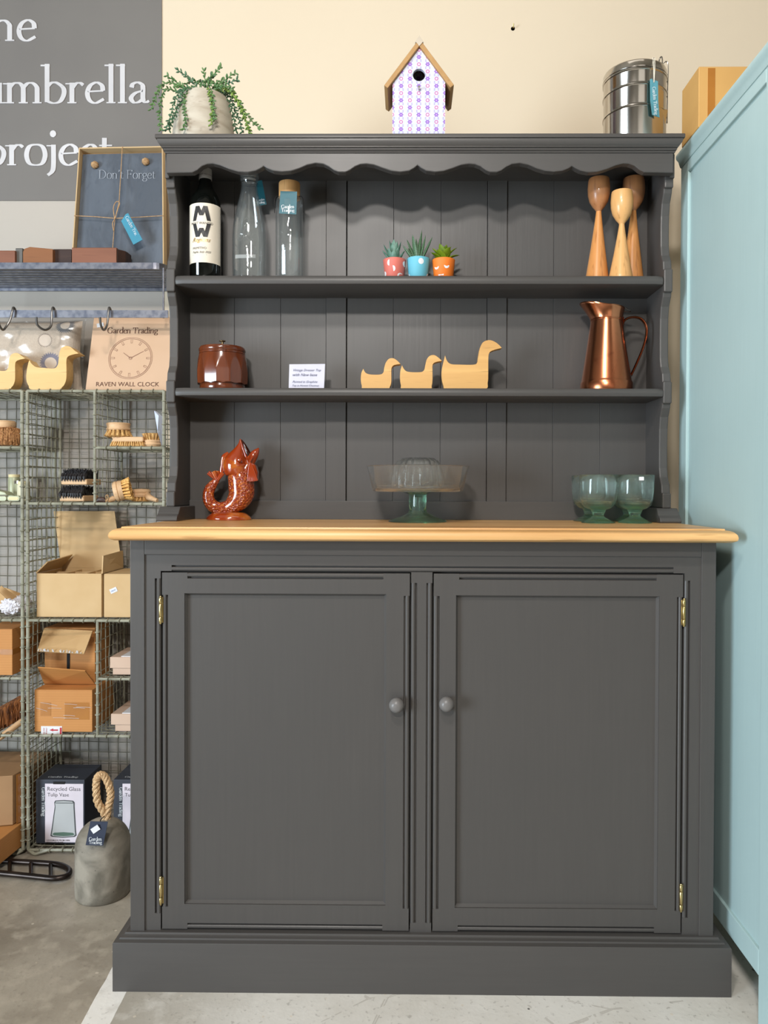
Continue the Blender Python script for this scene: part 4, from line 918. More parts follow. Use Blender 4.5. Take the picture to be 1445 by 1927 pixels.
quad_slab([(P(24, 1500, 2.07).x+.006, 2.078, zm), (P(24, 1500, 2.07).x+.022, 2.112, zm), (P(24, 1500, 2.07).x+.022, 2.112, z1-.001), (P(24, 1500, 2.07).x+.006, 2.078, z1-.001)], .0008).build('parcel_tape', m_tape, r_)
# ---- brushes in the right unit
def black_brush(x0, x1, yy, zb_, label, up=True):
    r_ = root('shoe_brush', ((x0+x1)/2, yy, zb_), label, 'brush', 'black bristle brushes on the wire shelf')
    th = .016; MB().box(x0, x1, yy, yy+.10, zb_, zb_+th).build('wooden_back', m_beech, r_, bevel=.003)
    mb = MB(); w_ = x1-x0
    for k in range(1100):
        p0 = Vector((x0+.005+(w_-.010)*R.random(), yy+.004+.085*R.random()**1.6, zb_+th*.6)); fw_ = R.random()**2; mb.tube([p0+Vector((0, 0, .004)), p0+Vector((R.uniform(-.003, .003), -.006*fw_-.002, .016-.004*fw_)), p0+Vector((R.uniform(-.006, .006), -.016*fw_, .032-.026*fw_+R.uniform(-.004, .004)))], [.0015, .0014, .0008], 3)
    mb.box(x0+.006, x1-.006, yy+.006, yy+.092, zb_+th*.9, zb_+th+.017)
    for k in range(9): xx = x0+.006+k*(w_-.012)/8; mb.tube([(xx, yy+.004, zb_+th+.012), (xx+R.uniform(-.002, .002), yy-.006, zb_+th+.004), (xx, yy-.007, zb_+th-.007+R.uniform(-.002, .002))], [.006, .005, .0012], 6)
    tag(mb.build('black_bristles', m_blackhair, r_), kind='stuff'); return r_
yy = 2.105; z0 = Zs(1)
u, v = P(112, 940, yy), P(158, 940, yy); black_brush(u.x, v.x, yy, z0, 'black bristle wooden brush, lower of the front pair')
u, v = P(114, 940, yy), P(163, 940, yy); black_brush(u.x, v.x, yy+.002, z0+.016+.030, 'black bristle wooden brush stacked on top of the lower one')
m_bwood = m_beech
def tufts(mb, cx, cy, zt_, zb_, rad, n, out, r0_=.0045, ell=1.):
    for k in range(n):
        t = 2*PI*k/n; a_ = Vector((cx+rad*math.cos(t), cy+rad*ell*math.sin(t), zt_)); b_ = Vector((cx+(rad+out)*math.cos(t), cy+(rad+out)*ell*math.sin(t), zb_)); mb.tube([a_, a_.lerp(b_, .6), b_], [r0_*.8, r0_, r0_*1.35], 7)
zs_ = z843+sh0; yy = 2.14
def px2x(px, Y): return P(px, 830, Y).x
# long hand brush
x0, x1 = px2x(213, 2.12), px2x(272, 2.12); r_ = root('hand_brush', ((x0+x1)/2, 2.12, zs_), 'long wooden nail brush with bristles down, in front on the small wire shelf', 'brush', 'wooden dish brushes')
MB().prism([(x0, zs_+.012), (x0+.004, zs_+.019), (x0-.001, zs_+.026), (x1, zs_+.026), (x1+.002, zs_+.018), (x1, zs_+.012)], 'y', 2.105, 2.145).build('wooden_back', m_beech, r_, bevel=.003)
mb = MB()
for k in range(15):
    for j in range(4): xx = x0+.003+(x1-x0-.006)*k/14; mb.tube([(xx, 2.108+j*.010, zs_+.013), (xx+(k-7)*.0007, 2.106+j*.011, zs_+.000)], [.0020, .0034], 6)
tag(mb.build('bristles', m_bristle, r_, smooth=True), kind='stuff')
# round brush on top of it
cx = px2x(223, 2.13); r_ = root('dish_brush', (cx, 2.13, zs_+.0265), 'round wooden dish brush head standing on the long nail brush', 'brush', 'wooden dish brushes'); zz = zs_+.0265
MB().lathe([(0, zz+.018), (.030, zz+.018), (.0325, zz+.021), (.0300, zz+.026), (.0315, zz+.034), (.0325, zz+.036), (.030, zz+.0385), (0, zz+.0385)], cx, 2.13, 32).build('wooden_head', m_beech, r_, smooth=True)
mb = MB(); tufts(mb, cx, 2.13, zz+.019, zz, .026, 15, .007, .0046); tufts(mb, cx, 2.13, zz+.019, zz, .013, 8, .003); tag(mb.build('bristles', m_bristle, r_, smooth=True), kind='stuff')
# upturned brush right
cx = px2x(287, 2.13); r_ = root('dish_brush', (cx, 2.13, zs_), 'wooden dish brush head lying bristles up beside the plastic bag', 'brush', 'wooden dish brushes')
MB().lathe([(0, zs_), (.021, zs_), (.024, zs_+.006), (.022, zs_+.010), (.0235, zs_+.015), (.022, zs_+.018), (0, zs_+.018)], cx, 2.13, 28).build('wooden_head', m_beech, r_, smooth=True)
mb = MB(); tufts(mb, cx, 2.13, zs_+.017, zs_+.036, .019, 16, .006, .0026); tufts(mb, cx, 2.13, zs_+.017, zs_+.037, .010, 9, .003, .0026); tag(mb.build('bristles', m_bristle, r_, smooth=True), kind='stuff')
# plastic bag item
u = [P(289, 772, 2.11), P(299, 782, 2.10), P(307, 786, 2.11), P(307, 842, 2.13), P(303, 838, 2.12), P(296, 812, 2.10)]
pb = quad_slab([v.to_tuple() for v in u], .012).build('plastic_packet', M('frosted_blue_plastic', (206, 214, 232), .2).m, None, bevel=.003); tag(pb, 'crumpled bluish clear plastic packet leaning on the wire post', 'packet')
# dish brush with long handle lying down
z0 = Zs(1)
hx, hy = P(228, 935, 2.13), 2.13
r_ = root('dish_brush', (hx.x, hy, z0), 'wooden dish brush lying on its side with golden bristles facing out', 'brush', 'wooden dish brushes')
ax = Matrix.Translation((P(222, 930, hy).x, hy, z0+.0285)) @ Matrix.Rotation(1.35, 4, 'Y') @ Matrix.Rotation(-.25, 4, 'X')
MB().lathe([(0, -.011), (.024, -.011), (.028, -.006), (.0285, 0), (.0265, .002), (.0285, .004), (.0275, .014), (0, .014)], seg=32, xf=ax).build('wooden_head', m_beech, r_, smooth=True)
mb = MB()
for rad, n, out in ((.024, 18, .010), (.016, 12, .006), (.008, 7, .003)):
    for k in range(n):
        t = 2*PI*k/n+rad*40; a_ = Vector((rad*math.cos(t), rad*math.sin(t), .013)); b_ = Vector(((rad+out*.45)*math.cos(t), (rad+out*.45)*math.sin(t), .035+R.uniform(-.003, .002))); mb.tube([ax @ a_, ax @ b_], [.003, .0048], 6)
m_gold = M('golden_bristle', (236, 188, 112), .8); n_ = m_gold.noise(240, detail=2); m_gold.mix(n_.ramp(.4, .62), (204, 148, 74)); m_gold = m_gold.m
tag(mb.build('bristles', m_gold, r_, smooth=True), kind='stuff')
MB().tube([P(214, 938, 2.12), P(204, 942, 2.11), P(199, 944, 2.105)], [.008, .0065, .005], 10).build('wooden_handle', m_beech, r_, smooth=True)
MB().tube(cr([P(200, 940, 2.10), P(199, 933, 2.098), P(203, 932, 2.098), P(203, 940, 2.10), P(198, 946, 2.10)], 4), .0013, 6).build('cord_loop', m_twine, r_, smooth=True)
r_ = root('leather_key_fob', P(190, 945, 2.10).to_tuple(), 'dark brown leather tab lying by the wire divider, left of the dish brush', 'leather tab')
MB().tube([P(181, 944, 2.108), P(186, 940, 2.108), P(193, 940, 2.108), P(198, 944, 2.108)], [.004, .0075, .0075, .005], 10, ry=.5).build('leather_tab', plain('dark_leather', (66, 42, 32), .5), r_, smooth=True)
c = P(266, 940, 2.19); r_ = root('dish_brush', (c.x, 2.19, z0), 'wooden dish brush behind, its round back up and handle pointing right', 'brush', 'wooden dish brushes')
MB().lathe([(0, z0+.012), (.024, z0+.012), (.026, z0+.018), (.024, z0+.022), (.026, z0+.027), (.022, z0+.034), (0, z0+.036)], c.x, 2.19, 28).build('wooden_head', m_beech, r_, smooth=True)
mb = MB(); tufts(mb, c.x, 2.19, z0+.013, z0, .019, 14, .004, .004); tag(mb.build('bristles', m_bristle, r_, smooth=True), kind='stuff')
MB().tube([(c.x+.015, 2.185, z0+.022), P(280, 936, 2.165), P(296, 942, 2.15)], [.008, .009, .005], 10).build('wooden_handle', m_beech, r_, smooth=True)

# ------------------------------------------------------------ things on top of the pigeonhole units
z0 = Zs(0)
m_ply = wood('pale_pine_ply', (228, 190, 128), (206, 160, 94), 'x', .5, 30, bump=.05, amt=.7)
m_oakduck = wood('honey_oak_duck', (216, 170, 104), (182, 132, 70), 'x', .42, 34, bump=.05, amt=.8)
DUCK = [(0, 1, .0, 1.0)]
def duck(name_lab, px_pts, Y, z0_, depth, m, group, rz=0., keep=None, tips=()):
    pts = [Vector((P(a, b, Y).x, 0, P(a, b, Y).z)) for a, b in px_pts]; zmin = min(p.z for p in pts); dz = z0_-zmin
    # smooth everything except the tips
    segs = sorted(tips); out = []
    for i in range(len(segs)):
        a, b = segs[i], segs[(i+1) % len(segs)]
        idx = list(range(a, b+1)) if b > a else list(range(a, len(pts)))+list(range(0, b+1))
        out += cr([pts[k] for k in idx], 5)[:-1]
    cx_ = sum(p.x for p in out)/len(out)
    r_ = root('wooden_duck', (cx_, Y, z0_), name_lab, 'duck ornament', group)
    mb = MB(); mb.prism([(p.x-cx_, p.z+dz-z0_) for p in out], 'y', 0, depth)
    if rz: mb.v = [Matrix.Rotation(rz, 4, 'Z') @ v for v in mb.v]
    mb.build('duck_body', m, r_, smooth=35, bevel=.0012, local=True)
    return r_
z_ = lambda px, py: (px/8.5, 590+py/8.5)
dk = [(468, 735), (510, 800), (580, 850), (700, 862), (860, 872), (920, 820), (935, 740), (950, 620), (985, 540), (1060, 512), (1130, 530), (1200, 590), (1262, 632), (1150, 655), (1080, 690), (1062, 760), (1064, 880), (1060, 1040), (1030, 1130), (990, 1175), (930, 1213), (520, 1213), (455, 1150), (420, 1050), (428, 900), (450, 790)]
duck('largest pale wooden duck on the pigeonhole unit in front of the bagged cushion', [z_(a, b) for a, b in dk], 2.10, z0, .042, m_ply, 'pale wooden ducks on the pigeonhole unit', 0., tips=(0, 12))
dk = [(468, 735), (510, 800), (580, 850), (700, 862), (860, 872), (920, 820), (935, 740), (950, 640), (985, 570), (1060, 540), (1130, 550), (1200, 600), (1262, 642), (1150, 665), (1080, 700), (1062, 770), (1064, 880), (1060, 1040), (1030, 1130), (990, 1175), (930, 1213), (520, 1213), (455, 1150), (420, 1050), (428, 900), (450, 790)]
d2 = [((a-1262)*.82+405, 1213-(1213-b)*.865) for a, b in dk]
duck('second pale wooden duck, cut off by the left edge of the photo', [z_(a, b) for a, b in d2], 2.095, z0, .042, m_ply, 'pale wooden ducks on the pigeonhole unit', 0., tips=(0, 12))
# bagged cushion
m_cush = M('linen_cushion_with_stitched_rings', (206, 190, 172), .9); x, y, z = m_cush.xyz(); n_ = m_cush.noise(220, detail=2); m_cush.mix(n_.ramp(.35, .65, 0, .5), (190, 172, 154))
yc = 2.19; cu0, cu1 = P(-60, 720, yc), P(160, 604, yc); cxm = (cu0.x+cu1.x)/2; 
cur = root('bagged_cushion', (cxm, yc, z0), 'beige linen cushion with stitched rings in a clear plastic bag', 'cushion')
for (px, py, r1, r2, col) in ((117, 609, .013, .023, (110, 112, 118)), (84, 640, .0175, .0185, (120, 104, 98)), (94.5, 683, .017, .028, (108, 112, 140))):
    c = P(px, py, yc-.04); dx = x-(c.x-cxm); dz = z-(c.z-z0); rd = (dx*dx+dz*dz).sq(); an = dz.atan2(dx); tooth = (an*28).cos()*.0025
    m_cush.mix(rd.gt(r1-.0008)*rd.lt(tooth+r2)*.85, col); m_cush.mix(rd.lt(r1-.001)*.8, (222, 206, 190))
m_cush.bump(n_, .3, .002)
def pillow(mb, x0, x1, z0_, z1_, yc_, th, nx=22, nz=18, j=0.):
    vs, fs = [], []
    for sd in (-1, 1):
        for i in range(nx+1):
            for k in range(nz+1):
                u, v = i/nx*2-1, k/nz*2-1; f = max(0, (1-u**4))**.5*max(0, (1-v**4))**.5
                px_ = u*(1-.05*(1-abs(v))**1.0*0-.03*v*v*0); vs.append(((x0+x1)/2+(x1-x0)/2*u*(1-.05*(1-v*v)*(1 if sd else 1)), yc_+sd*(th*f+j*noise.noise(Vector((u*3, v*3, sd)))), (z0_+z1_)/2+(z1_-z0_)/2*v*(1-.05*(1-u*u))))
    N = (nx+1)*(nz+1)
    for sd in range(2):
        for i in range(nx):
            for k in range(nz): a = sd*N+i*(nz+1)+k; fs.append((a, a+1, a+nz+2, a+nz+1))
    return mb.add(vs, fs)
pillow(MB(), cu0.x, cu1.x-.006, z0+.001, cu1.z, yc, .040).build('cushion', m_cush.m, cur, smooth=80, weld=True)
pillow(MB(), cu0.x-.004, cu1.x+.004, z0, cu1.z+.004, yc, .047, 40, 32, .004).build('plastic_bag', m_film, cur, smooth=80, weld=True)
# clock box
m_ck = plain('smooth_kraft_board', (208, 174, 144), .7, 0., (200, 164, 132), 5)
yk = 2.165; a, b = P(160.5, 732, 2.12), P(320, 732, 2.12); t_ = P(174, 596, yk)
ckr = root('clock_box', ((a.x+b.x)/2, 2.13, z0), 'flat kraft wall clock box printed with a clock face, leaning on the wire unit', 'box')
BL, BR, TLk, TRk = Vector((a.x, 2.12, z0)), Vector((b.x, 2.12, z0)), Vector((a.x+.006, yk, t_.z)), Vector((b.x+.006, yk, t_.z))
quad_slab([BL, BR, TRk, TLk], -.028).build('box_body', m_ck, ckr, bevel=.001)
up_ = (TLk-BL).normalized(); tl_ = math.atan2(yk-2.12, t_.z-z0)
def ckp(px, py, d=.0008):
    # meets the leaning front plane
    r_ = ray(px, py); n_ = (BR-BL).cross(TLk-BL).normalized(); t = (BL-CAM).dot(n_)/r_.dot(n_); p = CAM+r_*t
    return p-n_*d if n_.y > 0 else p+n_*d
def cxf(px, py, d=.001): return Matrix.Translation(ckp(px, py, d)) @ Matrix.Rotation(PI/2-tl_, 4, 'X')
def wof(a, b): return (ckp(b, 700)-ckp(a, 700)).length
m_bprint = plain('brown_print', (104, 72, 58), .8); m_bline = plain('thin_brown_print', (150, 112, 92), .8)
serif_mb('Garden Trading', wof(201, 297), cxf(249, 627.5), 1.2).build('lettering', m_bprint, ckr)
sans_mb('RAVEN WALL CLOCK', wof(181, 299), cxf(240, 727)).build('lettering', m_bprint, ckr)
cc = cxf(245.5, 674); s_ = wof(204, 287)/2
mb = MB()
def ring(mb, xf, r0_, r1_, n=60):
    for i in range(n):
        a, b = 2*PI*i/n, 2*PI*(i+1)/n; mb.add([(r0_*math.cos(a), r0_*math.sin(a), 0), (r1_*math.cos(a), r1_*math.sin(a), 0), (r1_*math.cos(b), r1_*math.sin(b), 0), (r0_*math.cos(b), r0_*math.sin(b), 0)], [(0, 1, 2, 3)], xf)
ring(mb, cc, s_*.985, s_); ring(mb, cc, s_*.92, s_*.94); ring(mb, cc, s_*.06, s_*.075)
for k in range(12):
    t = k*PI/6
    for o_ in (-.035, .035):
        rx = cc @ Matrix.Rotation(t, 4, 'Z'); mb.add([(s_*.72, s_*(o_-.006), 0), (s_*.90, s_*(o_-.006), 0), (s_*.90, s_*(o_+.006), 0), (s_*.72, s_*(o_+.006), 0)], [(0, 1, 2, 3)], rx)
    mb.add([(s_*.72, -s_*.04, 0), (s_*.735, -s_*.04, 0), (s_*.735, s_*.04, 0), (s_*.72, s_*.04, 0)], [(0, 1, 2, 3)], cc @ Matrix.Rotation(t, 4, 'Z'))
for t, L in ((2.5, .42), (.52, .66)): mb.add([(0, -s_*.016, 0), (s_*L, -s_*.010, 0), (s_*L, s_*.010, 0), (0, s_*.016, 0)], [(0, 1, 2, 3)], cc @ Matrix.Rotation(t, 4, 'Z'))
mb.build('clock_print', m_bline, ckr)
MB().box(-.0095, .0095, -.006, .006, 0, .0006, cxf(189, 612) @ Matrix.Rotation(.22, 4, 'Z')).build('price_sticker', m_white, ckr)
# ------------------------------------------------------------ glass and bottles on the top shelf
YO = 1.86; k_ = YO/FPX
def prof(cx, Y, z0, rows, seg=48, xf=None):
    """rows (py, radius in px) top to bottom -> lathe profile from z0 upwards"""
    out = [(max(r, 0)*Y/FPX, P(cx, py, Y).z) for py, r in rows][::-1]; return out
m_clear = thin_glass('clear_glass', (254, 255, 255), (214, 218, 218)); m_green = thin_glass('green_tinted_glass', (253, 255, 254), (196, 232, 218)); m_deep = thin_glass('thick_green_glass', (236, 252, 244), (130, 206, 176), haze=.05); m_pale = thin_glass('pale_glass', (254, 255, 254), (216, 226, 221))
m_bottle = M('black_green_bottle_glass', (10, 12, 10), .05, spec=.6).m
m_label = plain('cream_label', (226, 216, 198), .7); m_gold2 = plain('gold_foil', (222, 184, 96), .3, .8); m_lblk = plain('black_label_print', (34, 32, 32), .5)
m_bamboo = wood('bamboo', (208, 160, 104), (172, 120, 68), 'z', .5, 40)
m_dteal = plain('deep_teal_card', (20, 92, 104), .5, 0., (18, 84, 96), 10)
# wine
Yw = 1.862; c = P(386.5, 450, Yw); r0 = 28.5*Yw/FPX
wb = root('wine_bottle', (c.x, Yw, zs1), 'dark wine bottle with a cream label, leftmost on the top shelf', 'bottle')
zz = lambda py: P(386.5, py, Yw).z
MB().lathe([(0, zs1), (r0*.92, zs1), (r0, zs1+.004), (r0, zz(395)), (r0*.96, zz(380)), (r0*.82, zz(370)), (r0*.55, zz(358)), (r0*.42, zz(348)), (r0*.38, zz(338)), (r0*.37, zz(316)), (0, zz(316))], c.x, Yw, 48).build('bottle_glass', m_bottle, wb, smooth=50)
MB().lathe([(0, zz(339)), (r0*.42, zz(339)), (r0*.42, zz(309)), (r0*.40, zz(308)), (0, zz(308))], c.x, Yw, 32).build('capsule', plain('grey_capsule', (172, 166, 160), .45), wb, smooth=50)
def curved(mb, r, cx, Y): mb.v = [Vector((cx+r*math.sin(v.x/r), Y-r*math.cos(v.x/r), v.z)) for v in mb.v]; return mb
lab = MB(); nseg = 40
for i in range(nseg):
    a, b = -1.5+3*i/nseg, -1.5+3*(i+1)/nseg; rr = r0+.0003; lab.add([(c.x+rr*math.sin(a), Yw-rr*math.cos(a), zz(502)), (c.x+rr*math.sin(b), Yw-rr*math.cos(b), zz(502)), (c.x+rr*math.sin(b), Yw-rr*math.cos(b), zz(392)), (c.x+rr*math.sin(a), Yw-rr*math.cos(a), zz(392))], [(0, 1, 2, 3)])
lo = lab.build('label', m_label, wb, smooth=True, weld=True)
up = Matrix.Rotation(PI/2, 4, 'X')
def onlab(mb, m, dr=.0008): return curved(mb, r0+dr, c.x, Yw).build('lettering', m, lo)
def bigletters(pts_list, z0_, h, w_):
    mb = MB()
    for (x0, y0, x1, y1, t) in pts_list:
        for i in range(6):
            a, b = i/6, (i+1)/6; p = [(x0+(x1-x0)*a, y0+(y1-y0)*a), (x0+(x1-x0)*b, y0+(y1-y0)*b)]
            mb.add([((p[0][0]-t)*w_, 0, z0_+p[0][1]*h), ((p[0][0]+t)*w_, 0, z0_+p[0][1]*h), ((p[1][0]+t)*w_, 0, z0_+p[1][1]*h), ((p[1][0]-t)*w_, 0, z0_+p[1][1]*h)], [(0, 1, 2, 3)])
    return mb
s_ = Yw/FPX
onlab(bigletters([(-.86, 0, -.45, 1, .23), (-.45, 1, 0, .35, .23), (0, .35, .45, 1, .23), (.45, 1, .86, 0, .23)], zz(425), 27*s_, 16.5*s_), m_lblk)
onlab(bigletters([(-.86, 1, -.45, 0, .23), (-.45, 0, 0, .65, .23), (0, .65, .45, 0, .23), (.45, 0, .86, 1, .23)], zz(455), 25*s_, 16.5*s_), m_lblk)
def lt(text, py, w_px, sx=0., **k): return sans_mb(text, w_px*s_, Matrix.Translation((sx*s_, 0, zz(py))) @ up, **k)
onlab(lt('MOST WANTED', 431.5, 44), m_lblk, .001)
onlab(lt('Regions', 464, 36, -.5, shear=.5), m_gold2, .0012)
onlab(lt('PRIMITIVO', 477.5, 27, -4), m_lblk); onlab(lt('Puglia, Italy 2020', 484.5, 36, 0, shear=.4), m_lblk)
mb = MB(); mb.add([(-18*s_, 0, zz(488)), (10*s_, 0, zz(488)), (10*s_, 0, zz(487.4)), (-18*s_, 0, zz(487.4))], [(0, 1, 2, 3)]); onlab(mb, m_lblk)
mb = sans_mb('MOST WANTED  MOST WANTED', 40*s_, Matrix.Translation((0, 0, zz(333))) @ up); rc = r0*.42+.0004
curved(mb, rc, c.x, Yw).build('lettering', m_lblk, wb)
# milk bottle
Ym = 1.87; c = P(469, 450, Ym)
mbt = root('glass_milk_bottle', (c.x, Ym, zs1), 'clear embossed glass milk bottle with a teal tag, second on the top shelf', 'bottle')
rows = [(328, 16.5), (330, 17.8), (334, 17.8), (337, 15.5), (340, 17), (343, 14.5), (352, 14.5), (365, 16.5), (385, 21.5), (405, 26), (425, 29.5), (445, 31), (480, 31), (525, 30.5)]
pr = [(0, zs1+.001), (28*Ym/FPX, zs1+.001), (30.5*Ym/FPX, zs1+.004)]+prof(469, Ym, zs1, rows)
MB().lathe(pr, c.x, Ym, 56).build('bottle_glass', m_clear, mbt, smooth=60)
inn = [(0, zs1+.008)]+[(max(.001, r-.0028), z) for r, z in pr[2:-2] if z > zs1+.008]
MB().lathe(inn, c.x, Ym, 48, cap=False).build('inner_wall', m_clear, mbt, smooth=60)
def on_body(px, py, rpx=31.5): 
    x_ = (px-469)*Ym/FPX; r = rpx*Ym/FPX; th = math.asin(max(-.95, min(.95, x_/r))); return Vector((c.x+r*math.sin(th), Ym-r*math.cos(th), P(px, py, Ym-r*.7).z))
mb = MB()
for crv, rp in (([(465, 418), (470, 413), (474, 418), (470, 424), (466, 428), (470, 434), (474, 432)], 29), ([(464, 440), (470, 432), (474, 440), (468, 448), (464, 446)], 31), ([(452, 452), (458, 443), (466, 446), (460, 455), (452, 452)], 31), ([(476, 450), (486, 440), (491, 452), (484, 462), (476, 456)], 31), ([(446, 458), (452, 468), (446, 474)], 31.3), ([(464, 455), (470, 450), (476, 458), (470, 466), (465, 472)], 31.3), ([(484, 466), (490, 474), (483, 478)], 31.3), ([(465, 492), (472, 496), (465, 501), (472, 506), (466, 511)], 31.3)):
    mb.tube(cr([on_body(a, b, rp) for a, b in crv], 4), .0011, 6)
tag(mb.build('embossed_lettering', m_clear, mbt, smooth=True), kind='stuff')
mb = MB(); pts = [on_body(448+38*i/16, 487+1.5*math.sin(i/16*PI)) for i in range(17)]
for i in range(16): mb.add([pts[i], pts[i+1], pts[i+1]+Vector((0, 0, .0085)), pts[i]+Vector((0, 0, .0085))], [(0, 1, 2, 3)])
mb.build('frosted_band', thin_glass('frosted_glass_band', (225, 226, 226), (170, 174, 176), haze=.28), mbt)
yt = Ym+.0235
tg_ = quad_slab([P(481, 341, yt).to_tuple(), P(493, 339, yt).to_tuple(), P(501.5, 384.5, yt-.004).to_tuple(), P(482, 388, yt-.004).to_tuple()], .001).build('swing_tag', m_dteal, mbt)
for i, t in enumerate(('Garden', 'Trading')): serif_mb(t, .020, face_xf(P(490.5, 378+i*5, yt-.0055), roll=.15), 1.5).build('lettering', m_whiteink, tg_)
MB().tube([(c.x+r*math.cos(a), Ym+r*math.sin(a), P(469, 345, Ym).z) for r in (15*Ym/FPX,) for a in [2*PI*i/20 for i in range(20)]], .0006, 4, True).build('tag_cord', m_dark, mbt)
# water bottle
Yg = 1.865; c = P(544.5, 450, Yg)
gb = root('glass_water_bottle', (c.x, Yg, zs1), 'clear glass water bottle with a bamboo lid and teal tag, third on the top shelf', 'bottle')
s_ = Yg/FPX
zz = lambda py: P(544.5, py, Yg).z
MB().lathe([(0, zs1+.001), (23*s_, zs1+.001), (25.3*s_, zs1+.005), (25.5*s_, zz(385)), (24*s_, zz(377)), (20*s_, zz(372)), (18*s_, zz(369))], c.x, Yg, 48, cap=False).build('bottle_glass', m_clear, gb, smooth=50)
MB().lathe([(0, zs1+.012), (17*s_, zs1+.012), (19*s_, zs1+.016), (19.4*s_, zz(380)), (17*s_, zz(374))], c.x, Yg, 40, cap=False).build('inner_wall', m_clear, gb, smooth=50)
MB().lathe([(0, zz(374)), (19.5*s_, zz(374)), (19.8*s_, zz(372)), (19.8*s_, zz(346.5)), (19.2*s_, zz(345)), (0, zz(344.5))], c.x, Yg, 40).build('bamboo_lid', m_bamboo, gb, smooth=50)
for sg in (-1, 1):
    pts = cr([(c.x+sg*19*s_, Yg-.008, zz(372)), (c.x+sg*24*s_, Yg-.010, zz(373)), (c.x+sg*27*s_, Yg-.010, zz(381)), (c.x+sg*27*s_, Yg-.008, zz(403))], 5)
    MB().tube(pts, .0010, 6).build('wire_clip', m_dark, gb, smooth=True)
yt = Yg-.032
tg_ = quad_slab([P(527.5, 359.5, yt).to_tuple(), P(559, 360.5, yt).to_tuple(), P(557.5, 403.5, yt).to_tuple(), P(525, 401.5, yt).to_tuple()], .001).build('swing_tag', m_dteal, gb)
for i, t in enumerate(('Garden', 'Trading')): serif_mb(t, .031, face_xf(P(541.5, 392+i*6.6, yt-.0016)), 1.15).build('lettering', m_whiteink, tg_)
# ------------------------------------------------------------ small succulents
def leafpts(mb, base_, tip, w_, th, curl=.0, n=6, side=None):
    """a fleshy pointed leaf"""
    base_, tip = Vector(base_), Vector(tip); d = tip-base_; L = d.length; dn = d.normalized(); up_ = Vector((0, 0, 1))
    s0 = dn.cross(up_); s0 = s0.normalized() if s0.length > 1e-4 else Vector((1, 0, 0)); nn_ = s0.cross(dn).normalized()
    rings = []
    for i in range(n+1):
        t = i/n; ww = w_*math.sin(PI*min(1, .18+t*.82))**(.7)*(1 if t < .98 else 0); ct = base_+d*t+nn_*(curl*math.sin(PI*t))*L
        rings.append([ct+s0*ww*math.cos(a)+nn_*th*math.sin(a)*(ww/w_+.02) for a in [2*PI*k/8 for k in range(8)]])
    vs = [v for r in rings for v in r]; fs = []
    for i in range(n):
        for k in range(8): fs.append((i*8+k, i*8+(k+1) % 8, (i+1)*8+(k+1) % 8, (i+1)*8+k))
    fs += [list(range(8))[::-1], list(range(n*8, n*8+8))]
    mb.add(vs, fs)
def pot(px, py_top, col, nm, label, Y=1.86):
    s_ = Y/FPX; c = P(px, py_top, Y-.024); zt_ = c.z; r_ = root('potted_succulent', (c.x, Y, zs1), label, 'plant', 'small potted succulents')
    rt_, rb_ = 21.5*s_, 17.3*s_
    MB().lathe([(0, zs1), (rb_-.001, zs1), (rb_, zs1+.001), (rt_, zt_-.001), (rt_-.0008, zt_), (rt_-.003, zt_), (rt_-.004, zt_-.008), (0, zt_-.008)], c.x, Y, 40).build('pot', plain(nm, col, .6, 0., tuple(int(v*.96) for v in col)), r_, smooth=40)
    MB().lathe([(0, zt_-.005), (rt_-.004, zt_-.007), (rt_-.004, zt_-.008)], c.x, Y, 24, cap=False).build('soil', m_dark, r_)
    return r_, c.x, Y, zt_, rt_, rb_
def spots(r_, cx, Y, zt_, rt_, rb_, lst):
    mb = MB()
    for poly in lst:
        vs = []
        for (px, py) in poly:
            z = P(px, py, Y-rt_*.9).z; t = max(0, min(1, (z-zs1)/(zt_-zs1))); rr = rb_+(rt_-rb_)*t+.0004; x_ = P(px, py, Y-rt_*.7).x-cx; th = math.asin(max(-.97, min(.97, x_/rr))); vs.append((cx+rr*math.sin(th), Y-rr*math.cos(th), z))
        cm = Vector((sum(v[0] for v in vs)/len(vs), min(v[1] for v in vs), sum(v[2] for v in vs)/len(vs))); n = len(vs)
        x_ = cm.x-cx; t = max(0, min(1, (cm.z-zs1)/(zt_-zs1))); rr = rb_+(rt_-rb_)*t+.0005; cm.y = Y-math.sqrt(max(0, rr*rr-x_*x_))
        mb.add([tuple(cm)]+vs, [(0, 1+i, 1+(i+1) % n) for i in range(n)])
    mb.build('painted_spots', m_white, r_)
q8 = lambda L: [(700+a/8.03, 430+b/8.03) for a, b in L]
def ell(cx, cy, rx, ry, a0=0., a1=2*PI, n=14): return [(cx+rx*math.cos(a0+(a1-a0)*i/n), cy+ry*math.sin(a0+(a1-a0)*i/n)) for i in range(n+(0 if a1-a0 > 6 else 1))]
m_leafa = M('blue_green_leaf', (96, 132, 116), .5); n_ = m_leafa.noise(120); m_leafa.mix(n_.ramp(.4, .7), (64, 104, 88)); m_leafa = m_leafa.m
m_leafb = M('dark_striped_leaf', (50, 86, 56), .5); x, y, z = m_leafb.xyz(); wv = (z*1900+m_leafb.noise(80)*5).cos(); m_leafb.mix(wv.gt(.55)*.55, (150, 172, 140)); m_leafb = m_leafb.m
m_leafc = plain('lime_green_leaf', (122, 142, 22), .45, 0., (88, 116, 14), 60)
r_, cx, Y, zt_, rt_, rb_ = pot(742, 484, (214, 112, 98), 'coral_pink_pot', 'small blue green succulent in a coral pink spotted pot, leftmost of the three')
